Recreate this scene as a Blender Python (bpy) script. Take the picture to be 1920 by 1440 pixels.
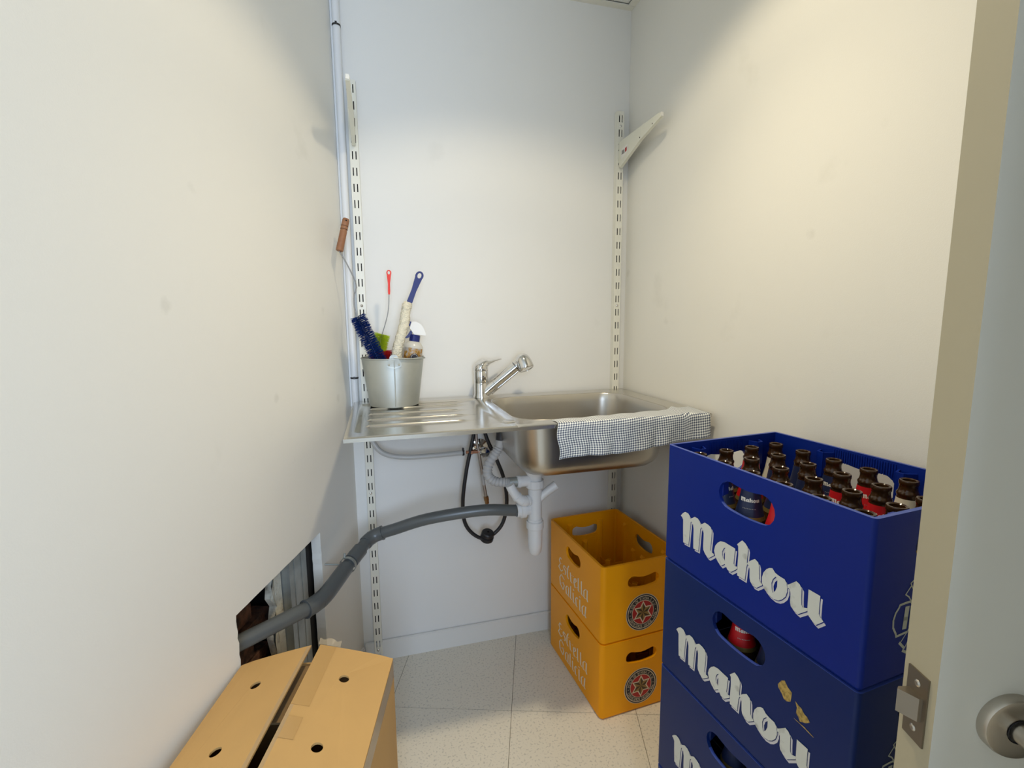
import bpy, bmesh, math, random
from mathutils import Vector, Matrix
from mathutils.geometry import tessellate_polygon

random.seed(7)
for o in list(bpy.data.objects):
    bpy.data.objects.remove(o, do_unlink=True)
scene = bpy.context.scene
COL = scene.collection
PI = math.pi
V = Vector

# ------------------------------------------------------------------ camera, world, lights, exposure
# metres; back wall is the plane y=0, camera stands at y=-1.716 looking in
YAW, PITCH, ROLL = 0.2689, 0.1326, -0.0084
fx, fy = math.sin(YAW), math.cos(YAW)
rx, ry = math.cos(YAW), -math.sin(YAW)
fwd = V((fx * math.cos(PITCH), fy * math.cos(PITCH), -math.sin(PITCH)))
rgt = V((rx, ry, 0))
upv = rgt.cross(fwd)
r2 = rgt * math.cos(ROLL) + upv * math.sin(ROLL)
u2 = -rgt * math.sin(ROLL) + upv * math.cos(ROLL)
cam_d = bpy.data.cameras.new('camera')
cam_d.sensor_width = 36.0
cam_d.lens = 901.5 / 1920 * 36.0
cam_d.clip_start = 0.02
cam = bpy.data.objects.new('camera', cam_d)
M = Matrix.Identity(4)
for i in range(3):
    M[i][0], M[i][1], M[i][2] = r2[i], u2[i], -fwd[i]
M[0][3], M[1][3], M[2][3] = 0.0, -1.7159, 1.2481
cam.matrix_world = M
COL.objects.link(cam)
scene.camera = cam

wd = bpy.data.worlds.new('daylight')
scene.world = wd
wd.use_nodes = True
bg = wd.node_tree.nodes['Background']
bg.inputs['Color'].default_value = (0.66, 0.80, 1.0, 1)
bg.inputs['Strength'].default_value = 1.2

# area lamp for daylight from behind, set at an added, unseen window
win = bpy.data.lights.new('rear_daylight', 'AREA')
win.shape = 'RECTANGLE'; win.size = 0.76; win.size_y = 1.45
win.energy = 41
win.color = (0.62, 0.77, 1.0)
wino = bpy.data.objects.new('rear_daylight', win)
wino.location = (0.05, -3.22, 1.45)
wino.rotation_euler = (math.pi/2, 0, 0)
COL.objects.link(wino)

LAMP = V((0.39, -0.82, 2.345))
sp = bpy.data.lights.new('downlight_beam', 'SPOT')
sp.energy = 22.5
sp.color = (1.0, 0.855, 0.60)
sp.shadow_soft_size = 0.05
sp.spot_size = math.radians(134)
sp.spot_blend = 0.36
spo = bpy.data.objects.new('downlight_beam', sp)
spo.location = LAMP
COL.objects.link(spo)
# the same lamp's brighter core straight down
sp2 = bpy.data.lights.new('downlight_core', 'SPOT')
sp2.energy = 44; sp2.color = sp.color; sp2.shadow_soft_size = 0.05
sp2.spot_size = math.radians(104); sp2.spot_blend = 0.85
spo2 = bpy.data.objects.new('downlight_core', sp2)
spo2.location = LAMP
COL.objects.link(spo2)

scene.view_settings.view_transform = 'Standard'
scene.view_settings.look = 'None'
scene.view_settings.exposure = 0.0
scene.view_settings.gamma = 1.0
scene.view_settings.use_curve_mapping = False

# ------------------------------------------------------------------ materials
MATS = {}
def mat(name, col, rough=0.5, metal=0.0, var=None, bump=None, **kw):
    """var=(scale, colour2, lo, hi[, detail]) mixes in a second colour by noise; bump=(scale, strength, distance)"""
    m = bpy.data.materials.new(name); m.use_nodes = True
    nt = m.node_tree; b = nt.nodes['Principled BSDF']
    b.inputs['Base Color'].default_value = (*col, 1)
    b.inputs['Roughness'].default_value = rough
    b.inputs['Metallic'].default_value = metal
    for k, v in kw.items():
        b.inputs[k.replace('_', ' ')].default_value = v
    tc = nt.nodes.new('ShaderNodeTexCoord')
    if var:
        n = nt.nodes.new('ShaderNodeTexNoise'); n.inputs['Scale'].default_value = var[0]
        n.inputs['Detail'].default_value = var[4] if len(var) > 4 else 4
        nt.links.new(tc.outputs['Object'], n.inputs['Vector'])
        mr = nt.nodes.new('ShaderNodeMapRange'); mr.inputs[1].default_value = var[2]; mr.inputs[2].default_value = var[3]
        nt.links.new(n.outputs['Fac'], mr.inputs[0])
        mx = nt.nodes.new('ShaderNodeMix'); mx.data_type = 'RGBA'
        mx.inputs[6].default_value = (*col, 1); mx.inputs[7].default_value = (*var[1], 1)
        nt.links.new(mr.outputs[0], mx.inputs[0]); nt.links.new(mx.outputs[2], b.inputs['Base Color'])
    if bump:
        n2 = nt.nodes.new('ShaderNodeTexNoise'); n2.inputs['Scale'].default_value = bump[0]; n2.inputs['Detail'].default_value = 3
        nt.links.new(tc.outputs['Object'], n2.inputs['Vector'])
        bp = nt.nodes.new('ShaderNodeBump'); bp.inputs['Strength'].default_value = bump[1]; bp.inputs['Distance'].default_value = bump[2]
        nt.links.new(n2.outputs['Fac'], bp.inputs['Height']); nt.links.new(bp.outputs[0], b.inputs['Normal'])
    MATS[name] = m
    return m

WALL = mat('wall_paint', (0.82, 0.80, 0.735), 0.55, bump=(420, 0.25, 0.0006), var=(5.5, (0.72, 0.70, 0.63), 0.66, 0.86, 6))
def smudges(m, scale, rad, col, fac):
    nt = m.node_tree; b = nt.nodes['Principled BSDF']; src = b.inputs['Base Color'].links[0].from_socket
    tc = [n for n in nt.nodes if n.type == 'TEX_COORD'][0]
    vo = nt.nodes.new('ShaderNodeTexVoronoi'); vo.inputs['Scale'].default_value = scale; nt.links.new(tc.outputs['Object'], vo.inputs['Vector'])
    no = nt.nodes.new('ShaderNodeTexNoise'); no.inputs['Scale'].default_value = 60; nt.links.new(tc.outputs['Object'], no.inputs['Vector'])
    ad = nt.nodes.new('ShaderNodeMath'); ad.operation = 'MULTIPLY_ADD'; ad.inputs[1].default_value = 0.10; nt.links.new(no.outputs['Fac'], ad.inputs[0]); nt.links.new(vo.outputs['Distance'], ad.inputs[2])
    mr = nt.nodes.new('ShaderNodeMapRange'); mr.inputs[1].default_value = rad + .05; mr.inputs[2].default_value = rad * 0.35 + .05; mr.inputs[4].default_value = fac; nt.links.new(ad.outputs[0], mr.inputs[0])
    mx = nt.nodes.new('ShaderNodeMix'); mx.data_type = 'RGBA'; mx.inputs[7].default_value = (*col, 1)
    nt.links.new(mr.outputs[0], mx.inputs[0]); nt.links.new(src, mx.inputs[6]); nt.links.new(mx.outputs[2], b.inputs['Base Color'])
smudges(WALL, 5.2, 0.085, (0.45, 0.43, 0.37), 0.20)
WALLB = mat('back_wall_paint', (0.80, 0.79, 0.755), 0.5, bump=(420, 0.2, 0.0006), var=(7, (0.71, 0.70, 0.66), 0.68, 0.9, 6))
TRIMW = mat('baseboard_paint', (0.78, 0.77, 0.73), 0.4)
CEILM = mat('ceiling_panel', (0.78, 0.77, 0.70), 0.8, bump=(300, 0.3, 0.001))
GROUT = mat('grout', (0.22, 0.19, 0.14), 0.9)
STEEL = mat('brushed_steel', (0.60, 0.575, 0.53), 0.20, 1.0, bump=(600, 0.015, 0.0002))
STEELB = mat('bowl_steel', (0.54, 0.51, 0.46), 0.30, 1.0, bump=(500, 0.05, 0.0004))
CHROME = mat('chrome', (0.72, 0.71, 0.70), 0.07, 1.0)
SATIN = mat('satin_nickel', (0.50, 0.46, 0.40), 0.30, 1.0)
LATCHM = mat('latch_steel', (0.28, 0.245, 0.20), 0.36, 1.0)
GALV = mat('galvanised', (0.50, 0.52, 0.49), 0.52, 0.85, var=(9, (0.42, 0.44, 0.42), 0.4, 0.7, 5))
STUDM = mat('stud_metal', (0.46, 0.49, 0.48), 0.42, 0.7, var=(14, (0.30, 0.32, 0.31), 0.4, 0.7))
TRACK = mat('track_enamel', (0.80, 0.78, 0.68), 0.35)
TRACKB = mat('bracket_enamel', (0.74, 0.73, 0.62), 0.4)
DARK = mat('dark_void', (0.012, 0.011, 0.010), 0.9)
BLACK = mat('black_rubber', (0.014, 0.013, 0.015), 0.45)
PVCG = mat('grey_pvc', (0.105, 0.113, 0.113), 0.30, bump=(60, 0.04, 0.001))
PVCL = mat('light_grey_hose', (0.46, 0.45, 0.44), 0.45)
PVCW = mat('white_plastic', (0.76, 0.76, 0.76), 0.35)
CONDM = mat('conduit_plastic', (0.78, 0.79, 0.80), 0.35)
CLEARH = mat('clear_hose', (0.62, 0.62, 0.60), 0.28, Alpha=0.75)
COPPER = mat('copper', (0.50, 0.25, 0.16), 0.35, 1.0)
BRASS = mat('brass', (0.45, 0.30, 0.17), 0.35, 1.0)
BRAID = mat('braided_steel', (0.40, 0.34, 0.30), 0.4, 0.9, bump=(900, 0.6, 0.001))
CARD = mat('cardboard', (0.58, 0.345, 0.120), 0.72, var=(3.5, (0.50, 0.30, 0.11), 0.4, 0.7, 5), bump=(160, 0.08, 0.001))
CARDE = mat('cardboard_inner', (0.30, 0.19, 0.085), 0.85)
TAPE = mat('packing_tape', (0.50, 0.30, 0.11), 0.18)
TAPECL = mat('clear_tape', (0.60, 0.47, 0.30), 0.10, Alpha=0.35)
YEL = mat('yellow_plastic', (0.92, 0.36, 0.002), 0.42, Specular_IOR_Level=0.25, bump=(90, 0.03, 0.001))
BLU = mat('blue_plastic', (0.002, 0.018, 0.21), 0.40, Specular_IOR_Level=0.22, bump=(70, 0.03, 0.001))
BLUL = mat('lit_blue_edge', (0.035, 0.070, 0.33), 0.45)  # lamp highlight on rim and hand-hole faces, painted in as lighter blue
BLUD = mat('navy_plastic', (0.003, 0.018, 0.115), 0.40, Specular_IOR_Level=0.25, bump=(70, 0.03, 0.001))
LETW = mat('white_print', (0.66, 0.67, 0.62), 0.55, var=(42, (0.36, 0.36, 0.32), 0.60, 0.78, 6))
LETS = mat('white_print_edge', (0.66, 0.64, 0.66), 0.55)
LETY = mat('cream_print', (0.88, 0.74, 0.56), 0.6)
EMBM = mat('emblem_print', (0.50, 0.55, 0.50), 0.6)
PRB = mat('print_black', (0.014, 0.012, 0.018), 0.5)
PRR = mat('print_red', (0.42, 0.008, 0.012), 0.5)
PRC = mat('print_cream', (0.72, 0.60, 0.46), 0.5)
PRG = mat('print_grey', (0.42, 0.40, 0.38), 0.5)
GOLD1 = mat('print_gold_light', (0.30, 0.17, 0.05), 0.5)
GOLD2 = mat('print_gold_dark', (0.05, 0.026, 0.008), 0.5)
SCRAP = mat('glue_scrap', (0.50, 0.34, 0.09), 0.7, var=(160, (0.20, 0.13, 0.03), 0.45, 0.65))
GLASS = mat('brown_glass', (0.040, 0.018, 0.006), 0.13, IOR=1.5)
LBN = mat('navy_label', (0.010, 0.018, 0.065), 0.45)
LBR = mat('red_label', (0.55, 0.008, 0.012), 0.4)
LBW = mat('white_label', (0.66, 0.62, 0.50), 0.45)
LBG = mat('gold_band', (0.22, 0.16, 0.05), 0.4, 0.4)
WHITEP = mat('label_white', (0.80, 0.78, 0.72), 0.5)
WOOD = mat('turned_wood', (0.33, 0.15, 0.07), 0.55, var=(30, (0.25, 0.10, 0.045), 0.4, 0.7))
WOODD = mat('burnt_groove', (0.09, 0.035, 0.015), 0.7)
WIRE = mat('steel_wire', (0.27, 0.26, 0.25), 0.35, 0.9)
BRBL = mat('blue_bristle', (0.004, 0.028, 0.17), 0.45)
BRRD = mat('red_bristle', (0.60, 0.02, 0.02), 0.45)
BRYG = mat('lime_bristle', (0.60, 0.72, 0.03), 0.45)
REDP = mat('red_handle', (0.78, 0.030, 0.008), 0.5)
BLUH = mat('blue_handle', (0.005, 0.012, 0.14), 0.45)
FLEECE = mat('cream_foam', (0.82, 0.76, 0.60), 0.9, bump=(260, 1.0, 0.004))
SPW = mat('spray_white', (0.82, 0.81, 0.78), 0.35)
SPB = mat('spray_body', (0.74, 0.72, 0.66), 0.25, Transmission_Weight=0.25)
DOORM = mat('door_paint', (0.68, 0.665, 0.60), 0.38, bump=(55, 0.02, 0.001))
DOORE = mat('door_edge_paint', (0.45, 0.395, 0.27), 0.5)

def tile_material():
    m = bpy.data.materials.new('vinyl_tile'); m.use_nodes = True; nt = m.node_tree; b = nt.nodes['Principled BSDF']
    b.inputs['Roughness'].default_value = 0.42
    g = nt.nodes.new('ShaderNodeNewGeometry')
    n1 = nt.nodes.new('ShaderNodeTexNoise'); n1.inputs['Scale'].default_value = 150; n1.inputs['Detail'].default_value = 2
    n2 = nt.nodes.new('ShaderNodeTexNoise'); n2.inputs['Scale'].default_value = 4; n2.inputs['Detail'].default_value = 4
    nt.links.new(g.outputs['Position'], n1.inputs['Vector']); nt.links.new(g.outputs['Position'], n2.inputs['Vector'])
    r1 = nt.nodes.new('ShaderNodeValToRGB')
    r1.color_ramp.elements[0].position = 0.34; r1.color_ramp.elements[0].color = (0.60, 0.565, 0.49, 1)
    r1.color_ramp.elements[1].position = 0.44; r1.color_ramp.elements[1].color = (0.80, 0.75, 0.64, 1)
    nt.links.new(n1.outputs['Fac'], r1.inputs[0])
    mx = nt.nodes.new('ShaderNodeMix'); mx.data_type = 'RGBA'; mx.blend_type = 'MULTIPLY'; mx.inputs[0].default_value = 0.5
    r2_ = nt.nodes.new('ShaderNodeValToRGB'); r2_.color_ramp.elements[0].color = (0.86, 0.84, 0.80, 1); r2_.color_ramp.elements[1].color = (1, 1, 1, 1)
    nt.links.new(n2.outputs['Fac'], r2_.inputs[0])
    nt.links.new(r1.outputs[0], mx.inputs[6]); nt.links.new(r2_.outputs[0], mx.inputs[7]); nt.links.new(mx.outputs[2], b.inputs['Base Color'])
    return m
TILE = tile_material()

def cloth_material():
    m = bpy.data.materials.new('checked_cloth'); m.use_nodes = True; nt = m.node_tree; b = nt.nodes['Principled BSDF']
    b.inputs['Roughness'].default_value = 0.85
    uv = nt.nodes.new('ShaderNodeUVMap'); uv.uv_map = 'weave'
    mp = nt.nodes.new('ShaderNodeMapping'); mp.inputs['Rotation'].default_value[2] = PI / 4
    ck = nt.nodes.new('ShaderNodeTexChecker'); ck.inputs['Scale'].default_value = 205
    ck.inputs[1].default_value = (0.80, 0.82, 0.80, 1); ck.inputs[2].default_value = (0.105, 0.125, 0.185, 1)
    nt.links.new(uv.outputs[0], mp.inputs[0]); nt.links.new(mp.outputs[0], ck.inputs[0]); nt.links.new(ck.outputs[0], b.inputs['Base Color'])
    return m
CLOTH = cloth_material()

def spray_label_material():
    m = bpy.data.materials.new('spray_label'); m.use_nodes = True; nt = m.node_tree; b = nt.nodes['Principled BSDF']
    b.inputs['Roughness'].default_value = 0.4
    tc = nt.nodes.new('ShaderNodeTexCoord'); n = nt.nodes.new('ShaderNodeTexNoise'); n.inputs['Scale'].default_value = 75
    nt.links.new(tc.outputs['Object'], n.inputs[0])
    r = nt.nodes.new('ShaderNodeValToRGB'); cr = r.color_ramp
    cr.elements[0].position = 0.35; cr.elements[0].color = (0.16, 0.07, 0.02, 1)
    cr.elements[1].position = 0.62; cr.elements[1].color = (0.42, 0.40, 0.38, 1)
    e = cr.elements.new(0.48); e.color = (0.42, 0.22, 0.03, 1)
    nt.links.new(n.outputs['Fac'], r.inputs[0]); nt.links.new(r.outputs[0], b.inputs['Base Color'])
    return m
SPLAB = spray_label_material()

# ------------------------------------------------------------------ mesh helpers
class MB:
    def __init__(s): s.v = []; s.f = []; s.mi = []
    def add(s, vs, fs, mi=0):
        o = len(s.v); s.v += [tuple(p) for p in vs]; s.f += [tuple(i + o for i in f) for f in fs]; s.mi += [mi] * len(fs); return s
    def box(s, x0, y0, z0, x1, y1, z1, mi=0):
        return s.add([(x0,y0,z0),(x1,y0,z0),(x1,y1,z0),(x0,y1,z0),(x0,y0,z1),(x1,y0,z1),(x1,y1,z1),(x0,y1,z1)],
                     [(0,3,2,1),(4,5,6,7),(0,1,5,4),(1,2,6,5),(2,3,7,6),(3,0,4,7)], mi)
    def loft(s, rings, closed=True, cap0=True, cap1=True, mi=0):
        n = len(rings[0]); vs = [p for r in rings for p in r]; fs = []
        for k in range(len(rings) - 1):
            for i in range(n if closed else n - 1):
                j = (i + 1) % n
                fs.append((k*n+i, k*n+j, (k+1)*n+j, (k+1)*n+i))
        if cap0: fs.append(tuple(range(n - 1, -1, -1)))
        if cap1: fs.append(tuple((len(rings)-1)*n + i for i in range(n)))
        return s.add(vs, fs, mi)
    def tube(s, path, r, n=12, mi=0, caps=True):
        path = [V(p) for p in path]; rad = r if isinstance(r, (list, tuple)) else [r] * len(path)
        rings = []; prev = None
        for i, p in enumerate(path):
            a = path[max(i - 1, 0)]; b = path[min(i + 1, len(path) - 1)]
            t = (b - a).normalized()
            if prev is None:
                ref = V((0, 0, 1)) if abs(t.z) < 0.9 else V((1, 0, 0))
                u = t.cross(ref).normalized()
            else:
                u = (prev - t * prev.dot(t)).normalized()
            prev = u; w = t.cross(u)
            rings.append([p + (u * math.cos(2*PI*k/n) + w * math.sin(2*PI*k/n)) * rad[i] for k in range(n)])
        return s.loft(rings, True, caps, caps, mi)
    def lathe(s, prof, n=24, c=(0, 0, 0), cap0=False, cap1=False, mi=0, axis=None, sc=1.0):
        """prof: (r, z). axis: optional unit vector for the turning axis"""
        prof = [(r*sc, z*sc) for r, z in prof]; c = V(c); ax = V(axis).normalized() if axis else V((0, 0, 1))
        ref = V((1, 0, 0)) if abs(ax.x) < 0.9 else V((0, 1, 0))
        u = ax.cross(ref).normalized(); w = ax.cross(u)
        if not axis: u, w = V((1, 0, 0)), V((0, 1, 0))
        rings = [[c + ax * z + (u * math.cos(2*PI*k/n) + w * math.sin(2*PI*k/n)) * r for k in range(n)] for r, z in prof]
        return s.loft(rings, True, cap0, cap1, mi)
    def poly(s, loops, fn, mi=0, flip=False):
        """flat polygon with holes; loops of 2d points, fn maps 2d to 3d"""
        tri = tessellate_polygon([[V((a, b, 0)) for a, b in l] for l in loops])
        pts = [p for l in loops for p in l]
        s.add([fn(*p) for p in pts], [t if not flip else t[::-1] for t in tri], mi); return s
    def slab(s, loops, f0, f1, mi=0):
        """plate between two maps of the same 2d outline (with holes)"""
        s.poly(loops, f0, mi); s.poly(loops, f1, mi)
        for l in loops:
            n = len(l)
            s.add([f0(*p) for p in l] + [f1(*p) for p in l], [(i, (i+1) % n, n + (i+1) % n, n + i) for i in range(n)], mi)
        return s
    def mesh(s, name, mats, smooth=None, recalc=True):
        me = bpy.data.meshes.new(name); me.from_pydata(s.v, [], s.f); 
        for m in (mats if isinstance(mats, (list, tuple)) else [mats]): me.materials.append(m)
        if any(s.mi): me.polygons.foreach_set('material_index', s.mi)
        if recalc:
            bm = bmesh.new(); bm.from_mesh(me); bmesh.ops.remove_doubles(bm, verts=bm.verts, dist=1e-5)
            bmesh.ops.recalc_face_normals(bm, faces=bm.faces); bm.to_mesh(me); bm.free()
        if smooth is not None:
            me.polygons.foreach_set('use_smooth', [True] * len(me.polygons))
            me.set_sharp_from_angle(angle=math.radians(smooth))
        me.update(); return me
    def build(s, name, mats, parent=None, smooth=None, recalc=True):
        o = bpy.data.objects.new(name, s.mesh(name, mats, smooth, recalc)); COL.objects.link(o)
        if parent: o.parent = parent
        return o

def inst(name, me, parent=None, loc=(0, 0, 0), rot=(0, 0, 0)):
    o = bpy.data.objects.new(name, me); COL.objects.link(o); o.location = loc; o.rotation_euler = rot
    if parent: o.parent = parent
    return o
def thing(name, label, cat, loc=(0, 0, 0), rz=0.0, group=None):
    o = bpy.data.objects.new(name, None); COL.objects.link(o); o.location = loc; o.rotation_euler = (0, 0, rz)
    o.empty_display_size = 0.05
    return tag(o, label, cat, group)
def tag(o, label, cat, group=None):
    o['label'] = label; o['category'] = cat
    if group: o['group'] = group
    return o
def struct(o, label=None):
    o['kind'] = 'structure'
    if label: o['label'] = label
    return o
def copy_tree(o, parent=None):
    c = o.copy(); COL.objects.link(c)
    if parent: c.parent = parent
    for ch in list(o.children): copy_tree(ch, c)
    return c
def catmull(pts, k=6):
    pts = [V(p) for p in pts]; out = []
    P_ = [pts[0] * 2 - pts[1]] + pts + [pts[-1] * 2 - pts[-2]]
    for i in range(1, len(P_) - 2):
        a, b, c, d = P_[i-1:i+3]
        for j in range(k):
            t = j / k
            out.append(0.5 * ((2*b) + (c-a)*t + (2*a-5*b+4*c-d)*t*t + (3*b-a-3*c+d)*t**3))
    out.append(pts[-1]); return out
def obround(cx, cy, w, h, n=10, dip=0.0):
    r = h / 2; pts = []
    for k in range(n + 1):
        a = -PI/2 + PI*k/n; pts.append((cx + w/2 - r + r*math.cos(a), cy + r*math.sin(a)))
    m = 6
    for k in range(1, m):
        t = k / m; pts.append((cx + (w/2 - r)*(1 - 2*t), cy + r - dip*math.sin(PI*t)))
    for k in range(n + 1):
        a = PI/2 + PI*k/n; pts.append((cx - w/2 + r + r*math.cos(a), cy + r*math.sin(a)))
    for k in range(1, m):
        t = k / m; pts.append((cx - (w/2 - r)*(1 - 2*t), cy - r - 0.5*dip*math.sin(PI*t)))
    return pts

# ------------------------------------------------------------------ setting
ZC = 2.353
LA = V((-0.10, 0, 0)); LD = V((-0.311, -0.9504, 0)); LN = V((0.9504, -0.311, 0))
def LW(s, off, z): return LA + LD * s + LN * off + V((0, 0, z))
XR = 0.933
TA = -0.3164                                   # tiles and left wall are turned against the back wall
T1 = V((math.cos(TA), math.sin(TA), 0)); T2 = V((-math.sin(TA), math.cos(TA), 0))

floor = struct(MB().box(-1.6, -3.5, -0.05, 1.9, 0.10, -0.0014).build('floor', GROUT), 'pale speckled square vinyl tile floor')
def clip(poly, n, d):                          # keep points with n.p <= d
    out = []
    for i in range(len(poly)):
        a, b = poly[i], poly[(i + 1) % len(poly)]
        da, db = n[0]*a[0] + n[1]*a[1] - d, n[0]*b[0] + n[1]*b[1] - d
        if da <= 0: out.append(a)
        if (da < 0 < db) or (db < 0 < da):
            t = da / (da - db); out.append((a[0] + (b[0]-a[0])*t, a[1] + (b[1]-a[1])*t))
    return out
J = V((0.3613, -0.3663, 0)); TS = 0.3989
for i in range(-6, 6):
    for j in range(-10, 4):
        g = 0.0009
        q = [J + T1*(TS*(i+a) + (g if a == 0 else -g)) + T2*(TS*(j+b) + (g if b == 0 else -g)) for a, b in ((0,0),(1,0),(1,1),(0,1))]
        pl = [(p.x, p.y) for p in q]
        for n, d in (((0, 1), -0.001), ((1, 0), XR - 0.001), ((-LN.x, -LN.y), -(LA.dot(LN)) - 0.001), ((0, -1), 3.2)):
            if pl: pl = clip(pl, n, d)
        if len(pl) < 3: continue
        k = len(pl)
        MB().add([(x, y, 0) for x, y in pl] + [(x, y, -0.004) for x, y in pl],
                 [tuple(range(k)), tuple(range(2*k - 1, k - 1, -1))] + [(a, (a+1) % k, k + (a+1) % k, k + a) for a in range(k)]).build('tile', TILE, floor)

struct(MB().box(-0.62, 0, 0, 1.05, 0.10, ZC).build('wall_back', WALLB), 'white painted back wall behind the steel sink')
struct(MB().box(XR, -1.45, 0, 1.03, -0.0005, ZC).build('wall_right', WALL), 'cream white painted right wall')

# unseen corridor added for the daylight: shading doorway wall, added window, side walls
struct(MB().box(0.27, -2.05, 0, 1.70, -1.95, ZC).build('wall_door_shade', WALL), 'white wall added behind the camera to shade the door leaf')  # unseen partition added to keep the daylight off the door face
struct(MB().box(-1.45, -2.05, 0, -0.715, -1.95, ZC).build('wall_added_doorway', WALL), 'unseen white wall added on the other side of the doorway')
struct(MB().box(1.0305, -1.45, 0, 1.80, -1.35, ZC).build('wall_return', WALL), 'short white wall behind the door leaf')
struct(MB().box(1.70, -3.30, 0, 1.80, -1.451, ZC).build('wall_added_right', WALL), 'unseen white corridor wall added on the door side')
struct(MB().box(-1.55, -3.30, 0, -1.45, -1.95, ZC).build('wall_added_left', WALL), 'unseen white corridor wall added facing the door side')
wf = MB(); wx0, wx1, wz0, wz1 = -0.38, 0.48, 0.68, 2.22
wf.slab([[(-1.55, 0), (1.80, 0), (1.80, ZC), (-1.55, ZC)], [(wx0, wz0), (wx0, wz1), (wx1, wz1), (wx1, wz0)]], lambda x, z: (x, -3.30, z), lambda x, z: (x, -3.40, z))
struct(wf.build('wall_added_front', WALL), 'unseen white end wall added with the window')
w1 = MB(); w1.slab([[(wx0, wz0), (wx1, wz0), (wx1, wz1), (wx0, wz1)], [(wx0 + .05, wz0 + .05), (wx0 + .05, wz1 - .05), (wx1 - .05, wz1 - .05), (wx1 - .05, wz0 + .05)]], lambda x, z: (x, -3.33, z), lambda x, z: (x, -3.37, z))
w1 = struct(w1.build('added_window', TRIMW), 'white framed window added for the daylight')  # unseen frame added around the daylight lamp

# left wall: plasterboard with a sawn square hole, stud and old masonry behind
def jag(a, b, n, amp):
    a, b = V((*a, 0)), V((*b, 0)); d = (b - a); nn = V((-d.y, d.x, 0)).normalized()
    return [tuple((a + d*(k/n) + nn*random.uniform(-amp, amp)).xy) for k in range(n)]
hole = jag((0.289, 0.20), (0.289, 0.636), 26, 0.0012) + jag((0.289, 0.636), (0.689, 0.636), 20, 0.0004) + \
       jag((0.689, 0.636), (0.687, 0.20), 34, 0.0022) + jag((0.687, 0.20), (0.289, 0.20), 10, 0.001)
SE = 1.95
wl = struct(MB().slab([[(0.0, 0), (SE, 0), (SE, ZC), (0.0, ZC)], hole], lambda s, z: LW(s, 0, z), lambda s, z: LW(s, -0.028, z)).build('wall_left', WALL),
            'cream white plasterboard left wall with a square hole cut in it')
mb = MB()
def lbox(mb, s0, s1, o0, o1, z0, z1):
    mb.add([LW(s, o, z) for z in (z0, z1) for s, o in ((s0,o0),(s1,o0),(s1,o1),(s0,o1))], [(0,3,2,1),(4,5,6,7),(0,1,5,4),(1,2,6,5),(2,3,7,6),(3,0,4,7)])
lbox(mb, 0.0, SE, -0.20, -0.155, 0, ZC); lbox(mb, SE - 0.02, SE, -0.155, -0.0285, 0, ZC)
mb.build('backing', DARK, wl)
BRK = mat('old_brick', (0.17, 0.075, 0.04), 0.9, var=(40, (0.05, 0.028, 0.018), 0.4, 0.65), bump=(70, 0.8, 0.006))
PLS = mat('old_plaster', (0.62, 0.60, 0.50), 0.9, var=(26, (0.25, 0.22, 0.16), 0.50, 0.70, 6), bump=(60, 0.8, 0.006))
rr = random.Random(3)
z = 0.02; row = 0
while z < 0.80:
    s = 0.415 + (row % 2) * 0.06
    while s < 0.95:
        o = -0.105 + rr.uniform(-0.012, 0.012)
        m_ = MB(); lbox(m_, s, s + 0.112, -0.155, o, z, z + 0.046); m_.build('brick', BRK, wl); s += 0.12
    z += 0.052; row += 1
# broken plaster edge
pts = [(0.4135, 0.05), (0.462, 0.05), (0.475, 0.16), (0.462, 0.24), (0.470, 0.30), (0.452, 0.36), (0.466, 0.42), (0.458, 0.46), (0.444, 0.50), (0.462, 0.53), (0.455, 0.565), (0.440, 0.60), (0.452, 0.66), (0.45, 0.8), (0.4135, 0.8)]
MB().slab([pts], lambda s, z: LW(s, -0.076, z), lambda s, z: LW(s + rr.uniform(-.004, .004), -0.056 + rr.uniform(-.005, .005), z)).build('plaster', PLS, wl)
# C-stud
mb = MB(); lbox(mb, 0.318, 0.412, -0.034, -0.0325, 0.0, ZC); lbox(mb, 0.318, 0.3195, -0.085, -0.034, 0.0, ZC); lbox(mb, 0.4105, 0.412, -0.060, -0.034, 0.0, ZC)
lbox(mb, 0.340, 0.348, -0.0325, -0.0310, 0.0, ZC); lbox(mb, 0.382, 0.388, -0.0325, -0.0310, 0.0, ZC)
mb.build('stud', STUDM, wl)
mb = MB(); lbox(mb, 0.235, 0.316, -0.15, -0.036, 0.0, ZC); mb.build('gap_shade', DARK, wl)  # black block painting the shaded gap beside the stud

# baseboards
struct(MB().box(-0.095, -0.011, 0, XR - 0.0005, -0.0002, 0.073).add([(-0.095, -0.011, 0.073), (XR - .0005, -0.011, 0.073), (XR - .0005, -0.004, 0.076), (-0.095, -0.004, 0.076)], [(0, 1, 2, 3)]).build('baseboard_back', TRIMW), 'low white baseboard along the back wall')
mb = MB(); lbox(mb, 0.02, SE - 0.01, 0.0002, 0.010, 0, 0.073); struct(mb.build('baseboard_left', TRIMW), 'low white baseboard along the left wall')
struct(MB().box(XR - 0.010, -1.449, 0, XR - 0.0002, -0.0115, 0.073).build('baseboard_right', TRIMW), 'low white baseboard along the right wall')

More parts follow.
